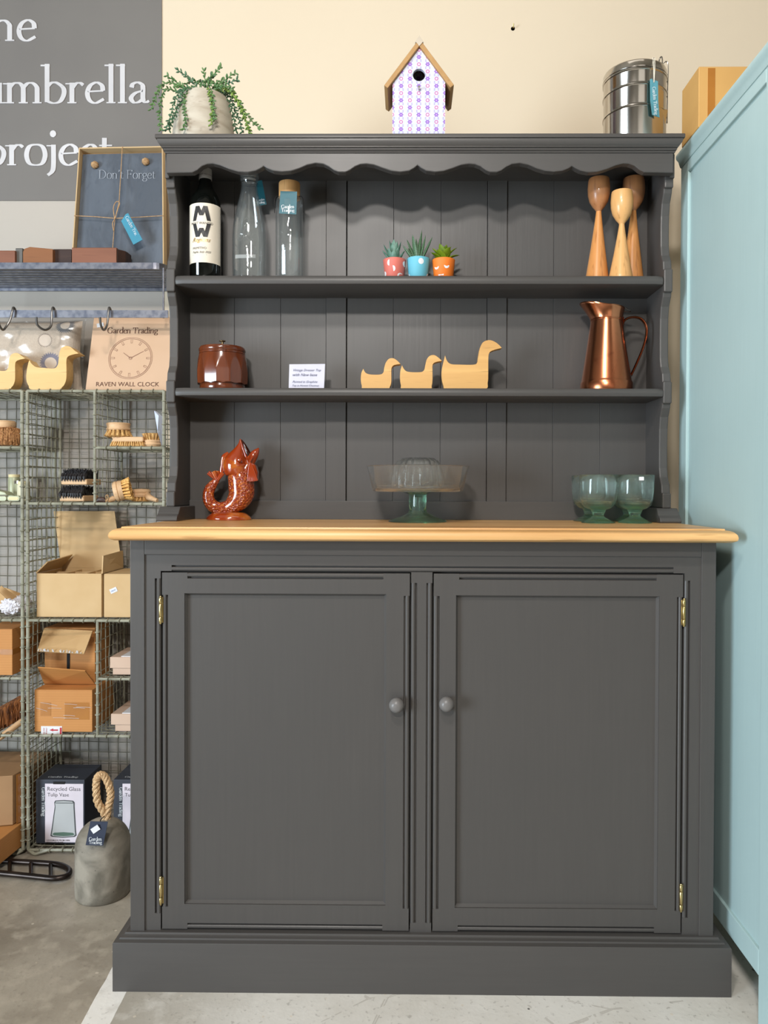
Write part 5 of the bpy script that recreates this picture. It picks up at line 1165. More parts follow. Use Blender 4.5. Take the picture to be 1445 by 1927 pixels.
spots(r_, cx, Y, zt_, rt_, rb_, [q8(ell(262, 510, 32, 46, PI/2, 3*PI/2)), q8(ell(318, 602, 36, 44, -PI/2-.2, PI/2-.2)), q8(ell(494, 516, 30, 42, PI/2, 3*PI/2)), q8(ell(188, 670, 26, 46, -PI/2, PI/2)), q8(ell(428, 700, 44, 38, PI*.85, PI*1.75))])
lv = [((330, 420), (330, 160), 5.2), ((300, 420), (262, 172), 3.4), ((360, 420), (440, 196), 4.6), ((270, 430), (172, 236), 3.4), ((255, 440), (152, 326), 3.4), ((300, 430), (240, 290), 3.8), ((330, 425), (330, 316), 4.6), ((390, 430), (500, 330), 3.6), ((400, 430), (470, 380), 3.6), ((310, 420), (290, 210), 4.2), ((370, 430), (400, 280), 4.2), ((270, 430), (200, 400), 3.4), ((350, 430), (380, 190), 4.0)]
for i, (a, b, w_) in enumerate(lv):
    yy = Y-.012+.004*(i % 5)+(.010 if i < 2 else 0) - (.010 if i == 6 else 0); A = P(*q8([a])[0], yy); B = P(*q8([b])[0], yy-.004+.003*(i % 4)); A.z = zt_-.004
    A.x = cx+(A.x-cx)*.55; A.y = Y-(.006 if i in (6,) else 0); mb = MB(); leafpts(mb, A, B, w_*s_*1.35, .0026); mb.build('leaf', m_leafa, r_, smooth=True)
r_, cx, Y, zt_, rt_, rb_ = pot(787.5, 482, (104, 184, 204), 'sky_blue_pot', 'small spiky striped succulent in a sky blue pot, middle of the three')
spots(r_, cx, Y, zt_, rt_, rb_, [q8(ell(740, 493, 41, 45)), q8(ell(548, 706, 24, 50, -PI/2, 0.2)), q8(ell(850, 706, 26, 50, PI*.9, PI*1.5))])
for i, (a, b, w_) in enumerate([((660, 410), (610, 90), 4.4), ((710, 410), (752, 20), 3.2), ((730, 410), (812, 100), 3.2), ((760, 410), (915, 122), 3.6), ((640, 410), (525, 165), 3.0), ((600, 410), (462, 250), 2.8), ((700, 410), (665, 150), 3.2), ((720, 410), (700, 230), 3.2), ((690, 410), (730, 120), 3.0), ((620, 410), (540, 290), 2.8)]):
    A = P(*q8([a])[0], Y); B = P(*q8([b])[0], Y-.006+.004*(i % 5)); A.z = zt_-.004; A.x = cx+(A.x-cx)*.7; mb = MB(); leafpts(mb, A, B, w_*s_*1.45, .0030, n=8); mb.build('leaf', m_leafb, r_, smooth=True)
r_, cx, Y, zt_, rt_, rb_ = pot(835.5, 484, (238, 122, 34), 'orange_pot', 'small lime green rosette succulent in an orange pot, rightmost of the three')
spots(r_, cx, Y, zt_, rt_, rb_, [q8(ell(977, 565, 31, 42, 0, PI)), q8(ell(1125, 553, 40, 46, 0, PI)), q8([(1000, 686), (1082, 682), (1080, 704), (1004, 704)])])
for i, (a, b, w_) in enumerate([((1080, 420), (1020, 225), 6.0), ((1090, 420), (1130, 240), 6.0), ((1080, 425), (985, 345), 6.6), ((1100, 425), (1160, 320), 7.2), ((1120, 425), (1285, 290), 4.6), ((1120, 430), (1325, 405), 4.6), ((1060, 430), (885, 362), 4.4), ((1050, 430), (905, 296), 3.6), ((1100, 420), (1200, 270), 5.0), ((1050, 430), (930, 425), 4.6), ((1080, 420), (1075, 270), 5.5)]):
    A = P(*q8([a])[0], Y); B = P(*q8([b])[0], Y-.014+.005*(i % 6)); A.z = zt_-.003; A.x = cx+(A.x-cx)*.6
    if i in (2, 3): B.y = Y-.020
    mb = MB(); leafpts(mb, A, B, w_*s_*1.35, .0026, .1); mb.build('leaf', m_leafc, r_, smooth=True)
# ------------------------------------------------------------ turned wooden candle holders
m_turn = wood('orange_brown_turned_wood', (214, 150, 88), (178, 108, 54), 'z', .34, 24, coat=.2, bump=.04)
m_turnc = wood('brown_turned_cup_wood', (172, 118, 76), (132, 84, 50), 'z', .36, 26, coat=.2, bump=.04)
m_turnl = wood('pale_turned_wood', (222, 172, 112), (192, 136, 78), 'z', .34, 24, coat=.2, bump=.04)
def holder(px, pb, pt, Y, mc, m, label):
    s_ = Y/FPX; c = P(px, 400, Y); cb = P(pb, 400, Y); zT = P(px, pt, Y-.02).z; U = s_; r_ = root('turned_candle_holder', (c.x, Y, zs1), label, 'candle holder', 'turned wooden candle holders')
    h = lambda d: zT-d*U
    cup = [(0, h(61)), (4.6*U, h(61)), (6*U, h(58)), (11*U, h(52)), (17*U, h(42)), (20*U, h(30)), (20.6*U, h(18)), (19.5*U, h(4)), (18.6*U, h(0)), (17.4*U, h(.2)), (16.5*U, h(8)), (0, h(12))]
    MB().lathe(cup, c.x, Y, 40).build('cup', mc, r_, smooth=60)
    n = 16; z1 = h(60); L = z1-zs1; st = [(22.5*U, zs1), (22.8*U, zs1+.002)]+[((4.9+17.6*((n-i)/n)**1.12)*U, zs1+.002+(L-.002)*i/n) for i in range(1, n+1)]
    mb = MB(); mb.lathe([(0, zs1)]+st+[(0, z1)], c.x, Y, 40)
    for v in mb.v: v.x += (cb.x-c.x)*(1-(v.z-zs1)/L)
    mb.build('cone_stem', m, r_, smooth=60)
holder(1126.5, 1124, 331, 1.862, m_turnc, m_turn, 'orange brown turned wooden goblet candle holder, left of the three')
holder(1192, 1190, 330, 1.892, m_turnc, m_turn, 'dark cupped turned wooden candle holder, right and behind the others')
holder(1170, 1168.5, 355, 1.835, m_turnl, m_turnl, 'shortest and palest turned wooden candle holder, in front of the other two')

# ------------------------------------------------------------ middle shelf
m_maho = wood('polished_mahogany', (120, 60, 32), (62, 26, 14), 'z', .2, 18, coat=.7, amt=.95, bump=.05)
Yb = 1.862; s_ = Yb/FPX; c = P(418.5, 690, Yb); bb = root('biscuit_barrel', (c.x, Yb, zs2), 'polished red brown wooden barrel with carved facets and a lid', 'barrel')
zz = lambda py: P(418.5, py, Yb-.050).z
zb_, zt_ = zz(719.5), zz(661.5); mb = MB(); rows = 34; seg = 140
def brad(a, r, z):
    u = (z-zb_)/(zt_-zb_); base_r = (42.5+5.5*math.sin(PI*min(1, max(0, (1-u)*.62+.02))))*s_
    if u > 1.0 or u < 0: return r
    n = 12; m_ = ((a*n/(2*PI)) % 1)-.5; half_ = 2*PI/n; c_ = math.cos(half_/2)
    pl = base_r*(c_*.985+(1.001-c_*.985)*(max(0, u)/.86)**1.7)/math.cos(m_*half_)
    return min(base_r, pl)
prb = [(0, zb_)]+[(45*s_, zb_+(zt_-zb_)*i/rows) for i in range(rows+1)]+[(0, zt_)]
mb.lathe(prb, c.x, Yb, seg, rf=lambda a, r, z: brad(a, r, z) if r > 0 else 0)
for v in mb.v:
    if abs(v.z-zb_) < 1e-5: a = math.atan2(v.y-Yb, v.x-c.x); v.z += .0018*abs(math.sin(a*6+PI/2))
mb.build('faceted_body', m_maho, bb, smooth=14)
MB().lathe([(0, zs2), (41*s_, zs2), (42.5*s_, zs2+.004), (41.5*s_, zs2+.010), (41.5*s_, zb_+.003), (0, zb_+.003)], c.x, Yb, 56).build('foot_ring', m_maho, bb, smooth=50)
MB().lathe([(0, zt_), (41.5*s_, zt_), (42.8*s_, zt_+.001), (42.8*s_, zz(658)), (41.8*s_, zz(657)), (43*s_, zz(655)), (43.2*s_, zz(651)), (41*s_, zz(647.5)), (30*s_, zz(646)), (0, zz(645.5))], c.x, Yb, 64).build('lid', m_maho, bb, smooth=40)
zl_ = zz(645.5); zz = lambda py: P(418.5, py, Yb).z
MB().lathe([(0, zl_), (2.4*s_, zl_), (2.2*s_, zz(643.8)), (5.5*s_, zz(643)), (6*s_, zz(641.6)), (4*s_, zz(640.6)), (0, zz(640.4))], c.x, Yb+.0, 24).build('lid_knob', plain('dull_brass', (120, 100, 70), .35, .8), bb, smooth=40)
# handwritten card
yc = 1.838; a, b, t_ = P(543, 731, yc), P(609.5, 731, yc), P(543, 684, yc)
cdr = root('handwritten_card', ((a.x+b.x)/2, yc, zs2), 'small white handwritten card propped on the middle shelf', 'card')
t2 = P(610.5, 683.3, yc)
quad_slab([(a.x, yc, zs2), (b.x, yc, zs2), (t2.x, yc+.012, t2.z), (t_.x, yc+.012, t_.z)], -.0007).build('card', plain('lilac_white_card', (206, 204, 218), .7), cdr)
m_hand = plain('grey_blue_pen', (96, 98, 122), .8)
for t, px0, py, w_ in (('Vintage Dresser Top', 551, 697.5, 52), ('with New base', 550, 707, 46), ('Painted in Graphite', 550, 720, 47), ('Top in Honest Chestnut', 550, 727, 50)):
    p = P(px0, py, yc); sans_mb(t, w_*yc/FPX, Matrix.Translation((p.x, yc-.0008+.012*(p.z-zs2)/(t_.z-zs2)-.0006, p.z)) @ Matrix.Rotation(PI/2-.2, 4, 'X'), center=False, shear=.35).build('lettering', m_hand, cdr)
# oak ducks
q4 = lambda L: [(640+a/4.014, 560+b/4.014) for a, b in L]
d_small = [(175, 528), (190, 556), (225, 571), (300, 572), (326, 556), (333, 520), (345, 482), (368, 454), (400, 449), (430, 466), (457, 493), (412, 501), (391, 518), (387, 555), (387, 625), (377, 662), (350, 683), (182, 683), (163, 655), (156, 610), (160, 562)]
d_mid = [(468, 500), (485, 532), (515, 550), (600, 553), (632, 540), (643, 500), (655, 455), (680, 428), (712, 424), (742, 442), (770, 468), (722, 478), (700, 496), (698, 540), (698, 615), (692, 655), (672, 683), (478, 683), (459, 650), (452, 600), (455, 540)]
d_big = [(793, 424), (808, 466), (838, 490), (900, 494), (1000, 495), (1034, 482), (1044, 430), (1056, 370), (1080, 325), (1125, 309), (1165, 320), (1200, 345), (1222, 369), (1160, 385), (1128, 405), (1120, 450), (1119, 560), (1115, 630), (1085, 683), (815, 683), (780, 650), (767, 590), (770, 520)]
for L, lab_, yy in ((d_small, 'smallest honey oak duck, leftmost of the row on the middle shelf', 1.818), (d_mid, 'mid-sized honey oak duck between the smallest and the largest', 1.820), (d_big, 'largest honey oak duck with a tall neck, rightmost of the row', 1.822)):
    duck(lab_, q4(L), yy, zs2, .022, m_oakduck, 'honey oak ducks in a row', tips=(0, 10 if L is d_small or L is d_mid else 12))
# copper jug
m_cop = M('polished_copper', (204, 134, 96), .18, 1.); n_ = m_cop.noise(7, (1, 1, .35), 4); m_cop.mix(n_.ramp(.4, .65), (168, 98, 66)); m_cop.mix(m_cop.noise(50, detail=3).ramp(.62, .75, 0, .4), (120, 64, 44)); m_cop.rough(n_.ramp(.3, .7, .14, .30)); m_cop = m_cop.m
Yj = 1.862; s_ = Yj/FPX; c = P(1141, 660, Yj); cj = root('copper_jug', (c.x, Yj, zs2), 'tall polished copper jug with a flared spout and looped handle', 'jug')
zz = lambda py: P(1141, py, Yj).z
MB().lathe([(0, zs2), (47.5*s_, zs2), (48*s_, zs2+.003), (48*s_, zz(722)), (46.5*s_, zz(719)), (45.8*s_, zz(717)), (37*s_, zz(660)), (29.3*s_, zz(606)), (29.3*s_, zz(603)), (28*s_, zz(602)), (0, zz(602.4))], c.x, Yj, 64).build('body', m_cop, cj, smooth=50)
mb = MB(); na, nz = 56, 12
vs, fs = [], []
for i in range(nz+1):
    t = i/nz
    for k in range(na):
        a = 2*PI*k/na; sp_l = max(0, -math.cos(a))**2.2; r = (28.6+3.5*t*t*(1-sp_l)+sp_l*21*t**1.25)*s_; ztop_ = zz(578+4*(math.cos(a)+1)/2-7*sp_l); vs.append((c.x+.0+r*math.cos(a), Yj+r*math.sin(a)*(1-.0*sp_l), zz(603)+(ztop_-zz(603))*t))
for i in range(nz):
    for k in range(na): fs.append((i*na+k, i*na+(k+1) % na, (i+1)*na+(k+1) % na, (i+1)*na+k))
mb.add(vs, fs); so = mb.build('spout_collar', m_cop, cj, smooth=60); sd = so.modifiers.new('t', 'SOLIDIFY'); sd.thickness = .0012
MB().tube([Vector(vs[nz*na+k]) for k in range(na)], .0011, 6, True).build('rolled_rim', m_cop, cj, smooth=True)
MB().tube([(c.x+29.2*s_*math.cos(a), Yj+29.2*s_*math.sin(a), zz(604.5)) for a in [2*PI*i/48 for i in range(48)]], .0012, 6, True).build('neck_ring', m_cop, cj, smooth=True)
hp = cr([P(1171, 618, Yj), P(1173, 606, Yj), P(1181, 599, Yj), P(1195, 597, Yj), P(1208, 602, Yj), P(1216, 616, Yj), P(1215, 636, Yj), P(1207, 662, Yj), P(1195, 690, Yj), P(1187, 707, Yj)], 6)
MB().tube(hp, .0030, 8, ry=2.2).build('handle', m_cop, cj, smooth=True)
MB().tube([P(1172, 597, Yj), P(1172, 621, Yj)], [.002, .002], 8, ry=3).build('handle_plate', m_cop, cj, smooth=True)
MB().tube(cr([P(1171, 582, Yj), P(1176, 579, Yj-.004), P(1180, 582, Yj-.004), P(1186, 584, Yj-.002), P(1185, 587, Yj+.002), P(1178, 586, Yj+.004), P(1172, 585, Yj+.002)], 4), .0011, 6).build('thumb_piece', plain('dark_pewter', (96, 92, 88), .35, .9), cj, smooth=True)

# ------------------------------------------------------------ on the worktop
# fish jug
m_fish = M('amber_brown_glaze', (146, 52, 14), .12, coat=1., spec=.6); n_ = m_fish.noise(26, detail=3); m_fish.mix(n_.ramp(.5, .72), (196, 112, 40)); m_fishs = m_fish.m
m_scale = M('amber_brown_scaled_glaze', (140, 46, 10), .14, coat=1., spec=.6); vv = m_scale.vor(185, (1, .8, 1.15)); m_scale.mix(vv.ramp(.45, .95), (196, 108, 40)); m_scale.bump(vv, 1., .0035); m_scale = m_scale.m
Yf = 1.872; qf = lambda a, b, d=0.: P(370+a/10.706, 810+b/10.706, Yf+d); uf = Yf/FPX/10.706
fj = root('fish_jug', (P(430, 960, Yf).x, Yf, zwt), 'glossy amber brown ceramic fish jug with a curled tail and open mouth', 'jug')
bz = qf(655, 1690).z
def tubef(lst, seg=28, ry=.8, sub=6, dd=None):
    pts = cr([Vector((*qf(a, b, (dd or 0)).to_tuple(),)) for a, b, r in lst], sub); rr = cr([Vector((r*uf, 0, 0)) for a, b, r in lst], sub); return MB().tube(pts, [max(1e-4, v.x) for v in rr], seg, ry=ry)
tubef([(440, 950, 38), (400, 1010, 62), (330, 1085, 88), (262, 1190, 108), (236, 1310, 116), (262, 1440, 124), (350, 1535, 128), (470, 1570, 130), (610, 1560, 145), (730, 1500, 185), (835, 1400, 232), (900, 1280, 258), (905, 1150, 262), (890, 1020, 255), (860, 900, 235), (840, 830, 215)], 36, .82).build('scaled_body', m_scale, fj, smooth=True)
tubef([(845, 930, 190), (835, 850, 232), (800, 760, 262), (790, 660, 258), (815, 560, 215), (850, 450, 150), (874, 350, 92), (884, 270, 50), (880, 205, 22), (874, 172, 8)], 36, .85).build('head', m_fishs, fj, smooth=True)
tubef([(930, 930, 150), (985, 800, 150), (1040, 690, 122), (1095, 590, 104), (1150, 500, 92), (1200, 430, 66), (1235, 380, 30), (1248, 352, 8)], 28, .9).build('lower_jaw', m_fishs, fj, smooth=True)
tubef([(905, 190, 10), (950, 280, 34), (1000, 390, 52), (1040, 480, 56), (1062, 560, 40)], 16, 1.2).build('mouth_opening', M('mouth_shade', (52, 16, 6), .15).m, fj, smooth=True)  # dark solid stands in for the shade inside the mouth cavity
for d in (-.020, .020): tubef([(880, 175, 10), (915, 300, 16), (955, 420, 18), (1000, 540, 20), (1050, 650, 18), (1110, 560, 14), (1180, 440, 12)], 8, 1, dd=d*.9).build('lip', m_fishs, fj, smooth=True)
for d, sg in ((-.029, -1), (.029, 1)):
    e_ = qf(872, 590, d); MB().lathe([(0, -.0045), (.0035, -.0035), (.0052, 0), (.0035, .0035), (0, .0045)], seg=20, xf=Matrix.Translation(e_) @ Matrix.Rotation(PI/2, 4, 'X')).build('eye', m_fishs, fj, smooth=True)
    for k in range(7):
        t = k/6; A = (1075+20*t, 640+30*t); Bp = (1030+190*t, 1030-30*abs(t-.4)); tubef([(A[0], A[1], 14), ((A[0]+Bp[0])/2, (A[1]+Bp[1])/2, 22), (Bp[0], Bp[1], 16)], 8, .6, 3, dd=d*.75-.004*sg*-1).build('pectoral_fin_ray', m_fishs, fj, smooth=True)
MB().prism([(qf(a, b).x, qf(a, b).z) for a, b in ((1080, 640), (1200, 690), (1245, 850), (1230, 1020), (1120, 1035), (1050, 960))], 'y', Yf-.012, Yf+.012).build('pectoral_fin', m_fishs, fj, bevel=.003)
for i, (a, b) in enumerate((((235, 850), 46), ((330, 830), 50), ((430, 815), 54), ((530, 850), 46), ((550, 790), 24))):
    tubef([(415, 1000, 34), ((415+a[0])/2, (1000+a[1])/2, b*.9), (a[0], a[1], b)], 10, .55, 4, dd=(-.006 if i % 2 else .0)).build('tail_fin_ray', m_fishs, fj, smooth=True)
tubef([(640, 450, 30), (560, 520, 48), (530, 600, 42), (520, 700, 40), (500, 790, 36), (500, 860, 30)], 12, .5).build('dorsal_fin', m_fishs, fj, smooth=True)
rbx = 455*uf; cb = qf(655, 1750); ry_ = .72
mb = MB(); mb.lathe([(0, zwt+.0003), (rbx*.97, zwt+.0003), (rbx, zwt+.003), (rbx*.95, zwt+.008), (rbx*.84, zwt+.0135), (rbx*.7, zwt+.018), (0, zwt+.020)], 0, 0, 48)
mb.v = [Vector((cb.x+v.x, Yf-.004+v.y*ry_, v.z)) for v in mb.v]; mb.build('base', m_fishs, fj, smooth=60)
# glass cake stand with fluted mould
Yc = 1.79; s_ = Yc/FPX; c = P(786, 920, Yc); cs = root('glass_cake_stand', (c.x, Yc, zwt), 'wide glass bowl stand with a green stem and foot on the worktop', 'cake stand')
zz = lambda py: P(786, py, Yc).z
m_rg = real_glass('clear_pressed_glass', (252, 254, 253)); m_rgg = real_glass('green_pressed_glass', (252, 255, 254), 22., (112, 232, 186))
MB().lathe([(0, zz(925.5)), (80*s_, zz(925.5)), (84.5*s_, zz(924)), (86.5*s_, zz(918)), (96*s_, zz(878.5)), (96.8*s_, zz(877.5)), (95.2*s_, zz(877.5)), (94.4*s_, zz(878.5)), (84.8*s_, zz(918)), (82*s_, zz(921.5)), (0, zz(922.2))], c.x, Yc, 72).build('bowl', m_rg, cs, smooth=60)
MB().lathe([(0, zz(925.8)), (30*s_, zz(926.2)), (17*s_, zz(930)), (16.3*s_, zz(938)), (16.3*s_, zz(960)), (18*s_, zz(965)), (30*s_, zz(971)), (54*s_, zwt+.0035), (55*s_, zwt+.001), (54*s_, zwt+.0003), (44*s_, zwt+.0006), (28*s_, zz(976)), (14*s_, zz(970)), (8*s_, zz(964)), (7*s_, zz(950)), (7*s_, zz(936)), (0, zz(934))], c.x, Yc, 56).build('stem_foot', m_rgg, cs, smooth=60)
fd = root('fluted_glass_mould', (c.x, Yc, zz(921.5)), 'upturned fluted clear glass jelly mould sitting in the cake stand bowl', 'mould')
flt = lambda a, r, z: r*(1+.045*math.cos(a*18)*min(1, max(0, (z-zz(919))/.006)))
MB().lathe([(54*s_, zz(921.6)), (56*s_, zz(921.4)), (56.5*s_, zz(920)), (49*s_, zz(919)), (47.5*s_, zz(914)), (45.5*s_, zz(895)), (43.5*s_, zz(878)), (38*s_, zz(868)), (30*s_, zz(862.5)), (18*s_, zz(861)), (6*s_, zz(862.5)), (0, zz(863)), (0, zz(865.5)), (20*s_, zz(864.4)), (30*s_, zz(866)), (36*s_, zz(871)), (41*s_, zz(880)), (43*s_, zz(895)), (45*s_, zz(914)), (47*s_, zz(921.4)), (54*s_, zz(921.6))], c.x, Yc, 144, cap=False, rf=flt).build('mould_wall', m_rg, fd, smooth=60, weld=True)
# goblets
def goblet(px, Y, label, sticker=False):
    c = P(px, 940, Y); s_ = .001262; g = root('green_glass_goblet', (c.x, Y, zwt), label, 'glass', 'short stemmed green glass goblets')
    zr = zwt+.0715*1.0; h = lambda d: zr-d*s_*.0-d*(.0715)/57.*.0+0
    Z_ = lambda t: zwt+.1135*t
    lob = lambda a, r, z: r*(1+.022*math.cos(a*8)*(1 if z < Z_(.96) else 0))
    pr_ = [(0, zwt+.0006), (29.5*s_, zwt+.0006), (30.5*s_, zwt+.002), (20*s_, zwt+.008), (11*s_, zwt+.0145), (9.5*s_, zwt+.018), (11.5*s_, zwt+.025), (14*s_, Z_(.275)), (22*s_, Z_(.30)), (29*s_, Z_(.37)), (32.2*s_, Z_(.48)), (33.4*s_, Z_(.62)), (33.8*s_, Z_(.8)), (34.2*s_, Z_(.965)), (33.9*s_, Z_(.975)), (33.2*s_, Z_(.97))]
    pr_ = pr_[:-2]+[(33.9*s_, Z_(.975)), (33.2*s_, Z_(.97)), (32.6*s_, Z_(.8)), (32.0*s_, Z_(.62)), (30.6*s_, Z_(.48)), (26.5*s_, Z_(.395)), (19*s_, Z_(.355)), (0, Z_(.345))]
    MB().lathe(pr_, c.x, Y, 96, cap=False, rf=lob).build('goblet_glass', m_rgg, g, smooth=60, weld=True)
    if sticker:
        MB().box(c.x-.0045, c.x+.0065, Y-34.4*s_-.0004, Y-34.4*s_, Z_(.86), Z_(.93)).build('price_sticker', m_white, g)
goblet(1109.5, 1.865, 'green glass goblet at the back left of the four')
goblet(1183, 1.868, 'green glass goblet at the back right of the four')
goblet(1126, 1.765, 'green glass goblet at the front left of the four')
goblet(1195, 1.772, 'green glass goblet with a tiny white sticker, front right of the four', True)

# ------------------------------------------------------------ on top of the rack
zT = zt_r
# plant
m_pot = M('whitewashed_concrete_pot', (190, 181, 165), .75); n_ = m_pot.noise(16, (1, 1, 2.6), 5, .5); m_pot.mix(n_.ramp(.42, .66), (168, 156, 139)); k2 = m_pot.noise(70, (.6, .6, 1.4), 3); m_pot.mix(k2.ramp(.63, .72, 0, .5), (128, 116, 102)); m_pot.bump(k2, .2, .002); m_pot = m_pot.m
Yp = 1.868; s_ = Yp/FPX; c = P(383.5, 200, Yp); ztp = P(383.5, 163.5, Yp-.060).z
pl = root('trailing_plant', (c.x, Yp, zT), 'trailing green artificial plant in a pale concrete pot on the rack top', 'plant')
L = ztp-zT; rB, rT = 57.5*s_, 46.5*s_
MB().lathe([(0, zT), (rB*.98, zT), (rB, zT+.004), (rB*.995, zT+L*.25), (rB*.955, zT+L*.55), (rT*1.06, zT+L*.85), (rT*1.01, zT+L*.97), (rT*.98, ztp), (rT*.90, ztp), (rT*.88, ztp-.012), (0, ztp-.012)], c.x, Yp, 56).build('pot', m_pot, pl, smooth=60)
m_vine = plain('grey_green_leaf', (102, 136, 82), .5, 0., (70, 108, 62), 60); m_vined = plain('blue_green_bead_leaf', (84, 120, 90), .5, 0., (60, 96, 66), 60); m_vinel = plain('yellow_green_leaf', (132, 158, 74), .5, 0., (104, 134, 58), 60)
def strand(pts, y0_, y1_, m, dens=1.):
    ps = cr([P(a, b, y0_+(y1_-y0_)*i/(len(pts)-1)) for i, (a, b) in enumerate(pts)], 8); mb = MB(); mb.tube(ps, .0010, 5); acc = 0; k = 0
    for i in range(1, len(ps)):
        d = ps[i]-ps[i-1]; acc += d.length
        while acc > .0048/dens:
            acc -= .0048/dens; k += 1; dn = d.normalized(); a = k*2.4+R.uniform(-.4, .4); u = dn.cross(Vector((0, 1, 0))).normalized(); v = dn.cross(u); o_ = (u*math.cos(a)+v*math.sin(a)*.8)
            tip = ps[i]+o_*.0078+dn*.0058+Vector((0, 0, .001)); sz = R.uniform(.8, 1.15)
            bse = ps[i]+o_*.0008; leafpts(mb, bse, bse+(tip-bse)*sz, .0025*sz, .0019, n=4)
    mb.build('leafy_strand', m, pl, smooth=True)
F_ = Yp-.068; B_2 = Yp+.02
strands = [([(372, 165), (358, 150), (345, 139), (333, 131)], Yp-.03, Yp-.05, m_vined), ([(368, 168), (345, 162), (325, 150), (313, 142)], Yp-.03, Yp-.06, m_vine), ([(365, 170), (340, 165), (318, 155), (300, 165), (290, 190), (284, 206)], Yp-.03, Yp-.07, m_vine),
 ([(362, 172), (335, 172), (312, 168), (303, 190), (300, 215), (303, 245)], Yp-.03, Yp-.05, m_vine), ([(362, 173), (340, 172), (328, 190), (322, 215), (312, 245)], Yp-.04, Yp-.09, m_vined), ([(360, 172), (348, 180), (347, 205), (349, 228), (344, 245)], Yp-.05, Yp-.085, m_vine),
 ([(362, 175), (338, 195), (330, 215), (322, 232), (318, 245)], Yp-.05, Yp-.08, m_vined), ([(385, 166), (386, 152), (383, 132)], Yp-.03, Yp-.05, m_vine), ([(390, 166), (398, 146), (408, 134), (415, 127)], Yp-.02, Yp-.05, m_vine), ([(392, 164), (395, 180), (399, 205), (397, 235)], Yp-.062, Yp-.078, m_vinel),
 ([(396, 165), (400, 180), (402, 205), (404, 226)], Yp-.064, Yp-.080, m_vine), ([(400, 167), (418, 155), (430, 145), (444, 137)], Yp-.02, Yp-.03, m_vine), ([(402, 168), (425, 158), (447, 150)], Yp-.01, Yp-.03, m_vined), ([(405, 168), (430, 168), (446, 186), (462, 212), (480, 234), (492, 242)], Yp-.02, Yp-.05, m_vine),
 ([(405, 170), (432, 175), (450, 200), (462, 228), (472, 250)], Yp-.01, Yp-.04, m_vine), ([(405, 170), (430, 180), (443, 208), (452, 232), (456, 250)], Yp, Yp-.03, m_vined), ([(405, 172), (428, 186), (438, 215), (444, 246)], Yp-.01, Yp-.02, m_vined), ([(403, 170), (425, 168), (442, 182), (458, 214), (469, 250)], Yp-.03, Yp-.06, m_vinel),
 ([(380, 168), (372, 155), (360, 152), (352, 158)], Yp-.02, Yp-.03, m_vine), ([(388, 168), (380, 158), (376, 150)], Yp, Yp-.02, m_vined), ([(398, 168), (408, 155), (420, 152)], Yp-.02, Yp-.02, m_vine), ([(395, 168), (393, 152), (400, 142)], Yp-.01, Yp-.03, m_vined), ([(375, 168), (352, 168), (335, 160), (326, 165)], Yp-.05, Yp-.06, m_vine), ([(400, 168), (412, 165), (425, 162), (438, 168)], Yp-.04, Yp-.05, m_vine), ([(370, 168), (356, 166), (343, 172), (338, 184)], Yp-.055, Yp-.07, m_vined), ([(385, 167), (392, 160), (402, 158), (414, 164)], Yp-.03, Yp-.04, m_vine), ([(372, 168), (382, 158), (392, 152)], Yp-.03, Yp-.03, m_vine)]
for st in strands: strand(*st, dens=1.25)
# birdhouse
m_floral = M('floral_print_paper', (198, 200, 214), .6); x, y, z = m_floral.xyz()
Yh = 1.785; s_ = Yh/FPX; hc = P(788, 160, Yh); px_ = 16.5*s_; pz_ = 13.4*s_
bh = root('birdhouse', (hc.x, Yh, zT), 'small birdhouse in purple floral print with a brown sloping wooden roof', 'birdhouse')
m_floral.mix(m_floral.noise(60, detail=2).ramp(.5, .7, 0, .6), (178, 192, 222))
u = x/px_+.5; col_i = u.floor(); v = z/pz_; fu = u-col_i-.5; fv = v-v.floor()-.5; par = (col_i+v.floor()).mod(2.)
rd = ((fu*fu)*px_*px_+(fv*fv)*pz_*pz_).sq(); an = (fv*pz_).atan2(fu*px_); pet = (an*6).cos()*.0010
m_floral.mix(rd.lt(pet+.0048)*par, (140, 98, 186)); m_floral.mix(rd.lt(.0044)*rd.gt(.0026)*(par*-1+1), (186, 88, 154)); m_floral.mix(rd.lt(.0012), (206, 180, 216))
lf = (fu.abs()*px_-.0045).abs(); m_floral.mix(lf.lt(.0016)*(fv.abs()*pz_).gt(.0052)*.45, (126, 96, 172))
hx0, hx1 = P(738.5, 200, Yh).x, P(837.5, 200, Yh).x; zsd = P(738, 152, Yh).z; zpk = P(788, 82, Yh).z; Yhb = Yh+.10
hole = P(788.4, 141, Yh); hr = 11.6*s_
mb = MB()
outl = [(hx0, zT), (hx1, zT), (hx1, zsd), (hc.x, zpk), (hx0, zsd)]
# front wall with a real round hole
n = 32; circ = [(hole.x+hr*math.cos(2*PI*i/n), hole.z+hr*math.sin(2*PI*i/n)) for i in range(n)]
def hit(a):
    best = None
    for i in range(5):
        p, q = Vector(outl[i]), Vector(outl[(i+1) % 5]); d = Vector((math.cos(a), math.sin(a))); e = q-p; den = d.x*e.y-d.y*e.x
        if abs(den) < 1e-9: continue
        w0 = p-Vector((hole.x, hole.z)); t = (w0.x*e.y-w0.y*e.x)/den; s2 = (w0.x*d.y-w0.y*d.x)/den
        if t > 0 and -1e-6 <= s2 <= 1+1e-6 and (best is None or t < best): best = t
    return (hole.x+best*math.cos(a), hole.z+best*math.sin(a))
angs = sorted([2*PI*i/n for i in range(n)]+[math.atan2(p[1]-hole.z, p[0]-hole.x) % (2*PI) for p in outl]); m2 = len(angs)
inner = [(hole.x+hr*math.cos(a), hole.z+hr*math.sin(a)) for a in angs]; outer = [hit(a) for a in angs]; th = .009
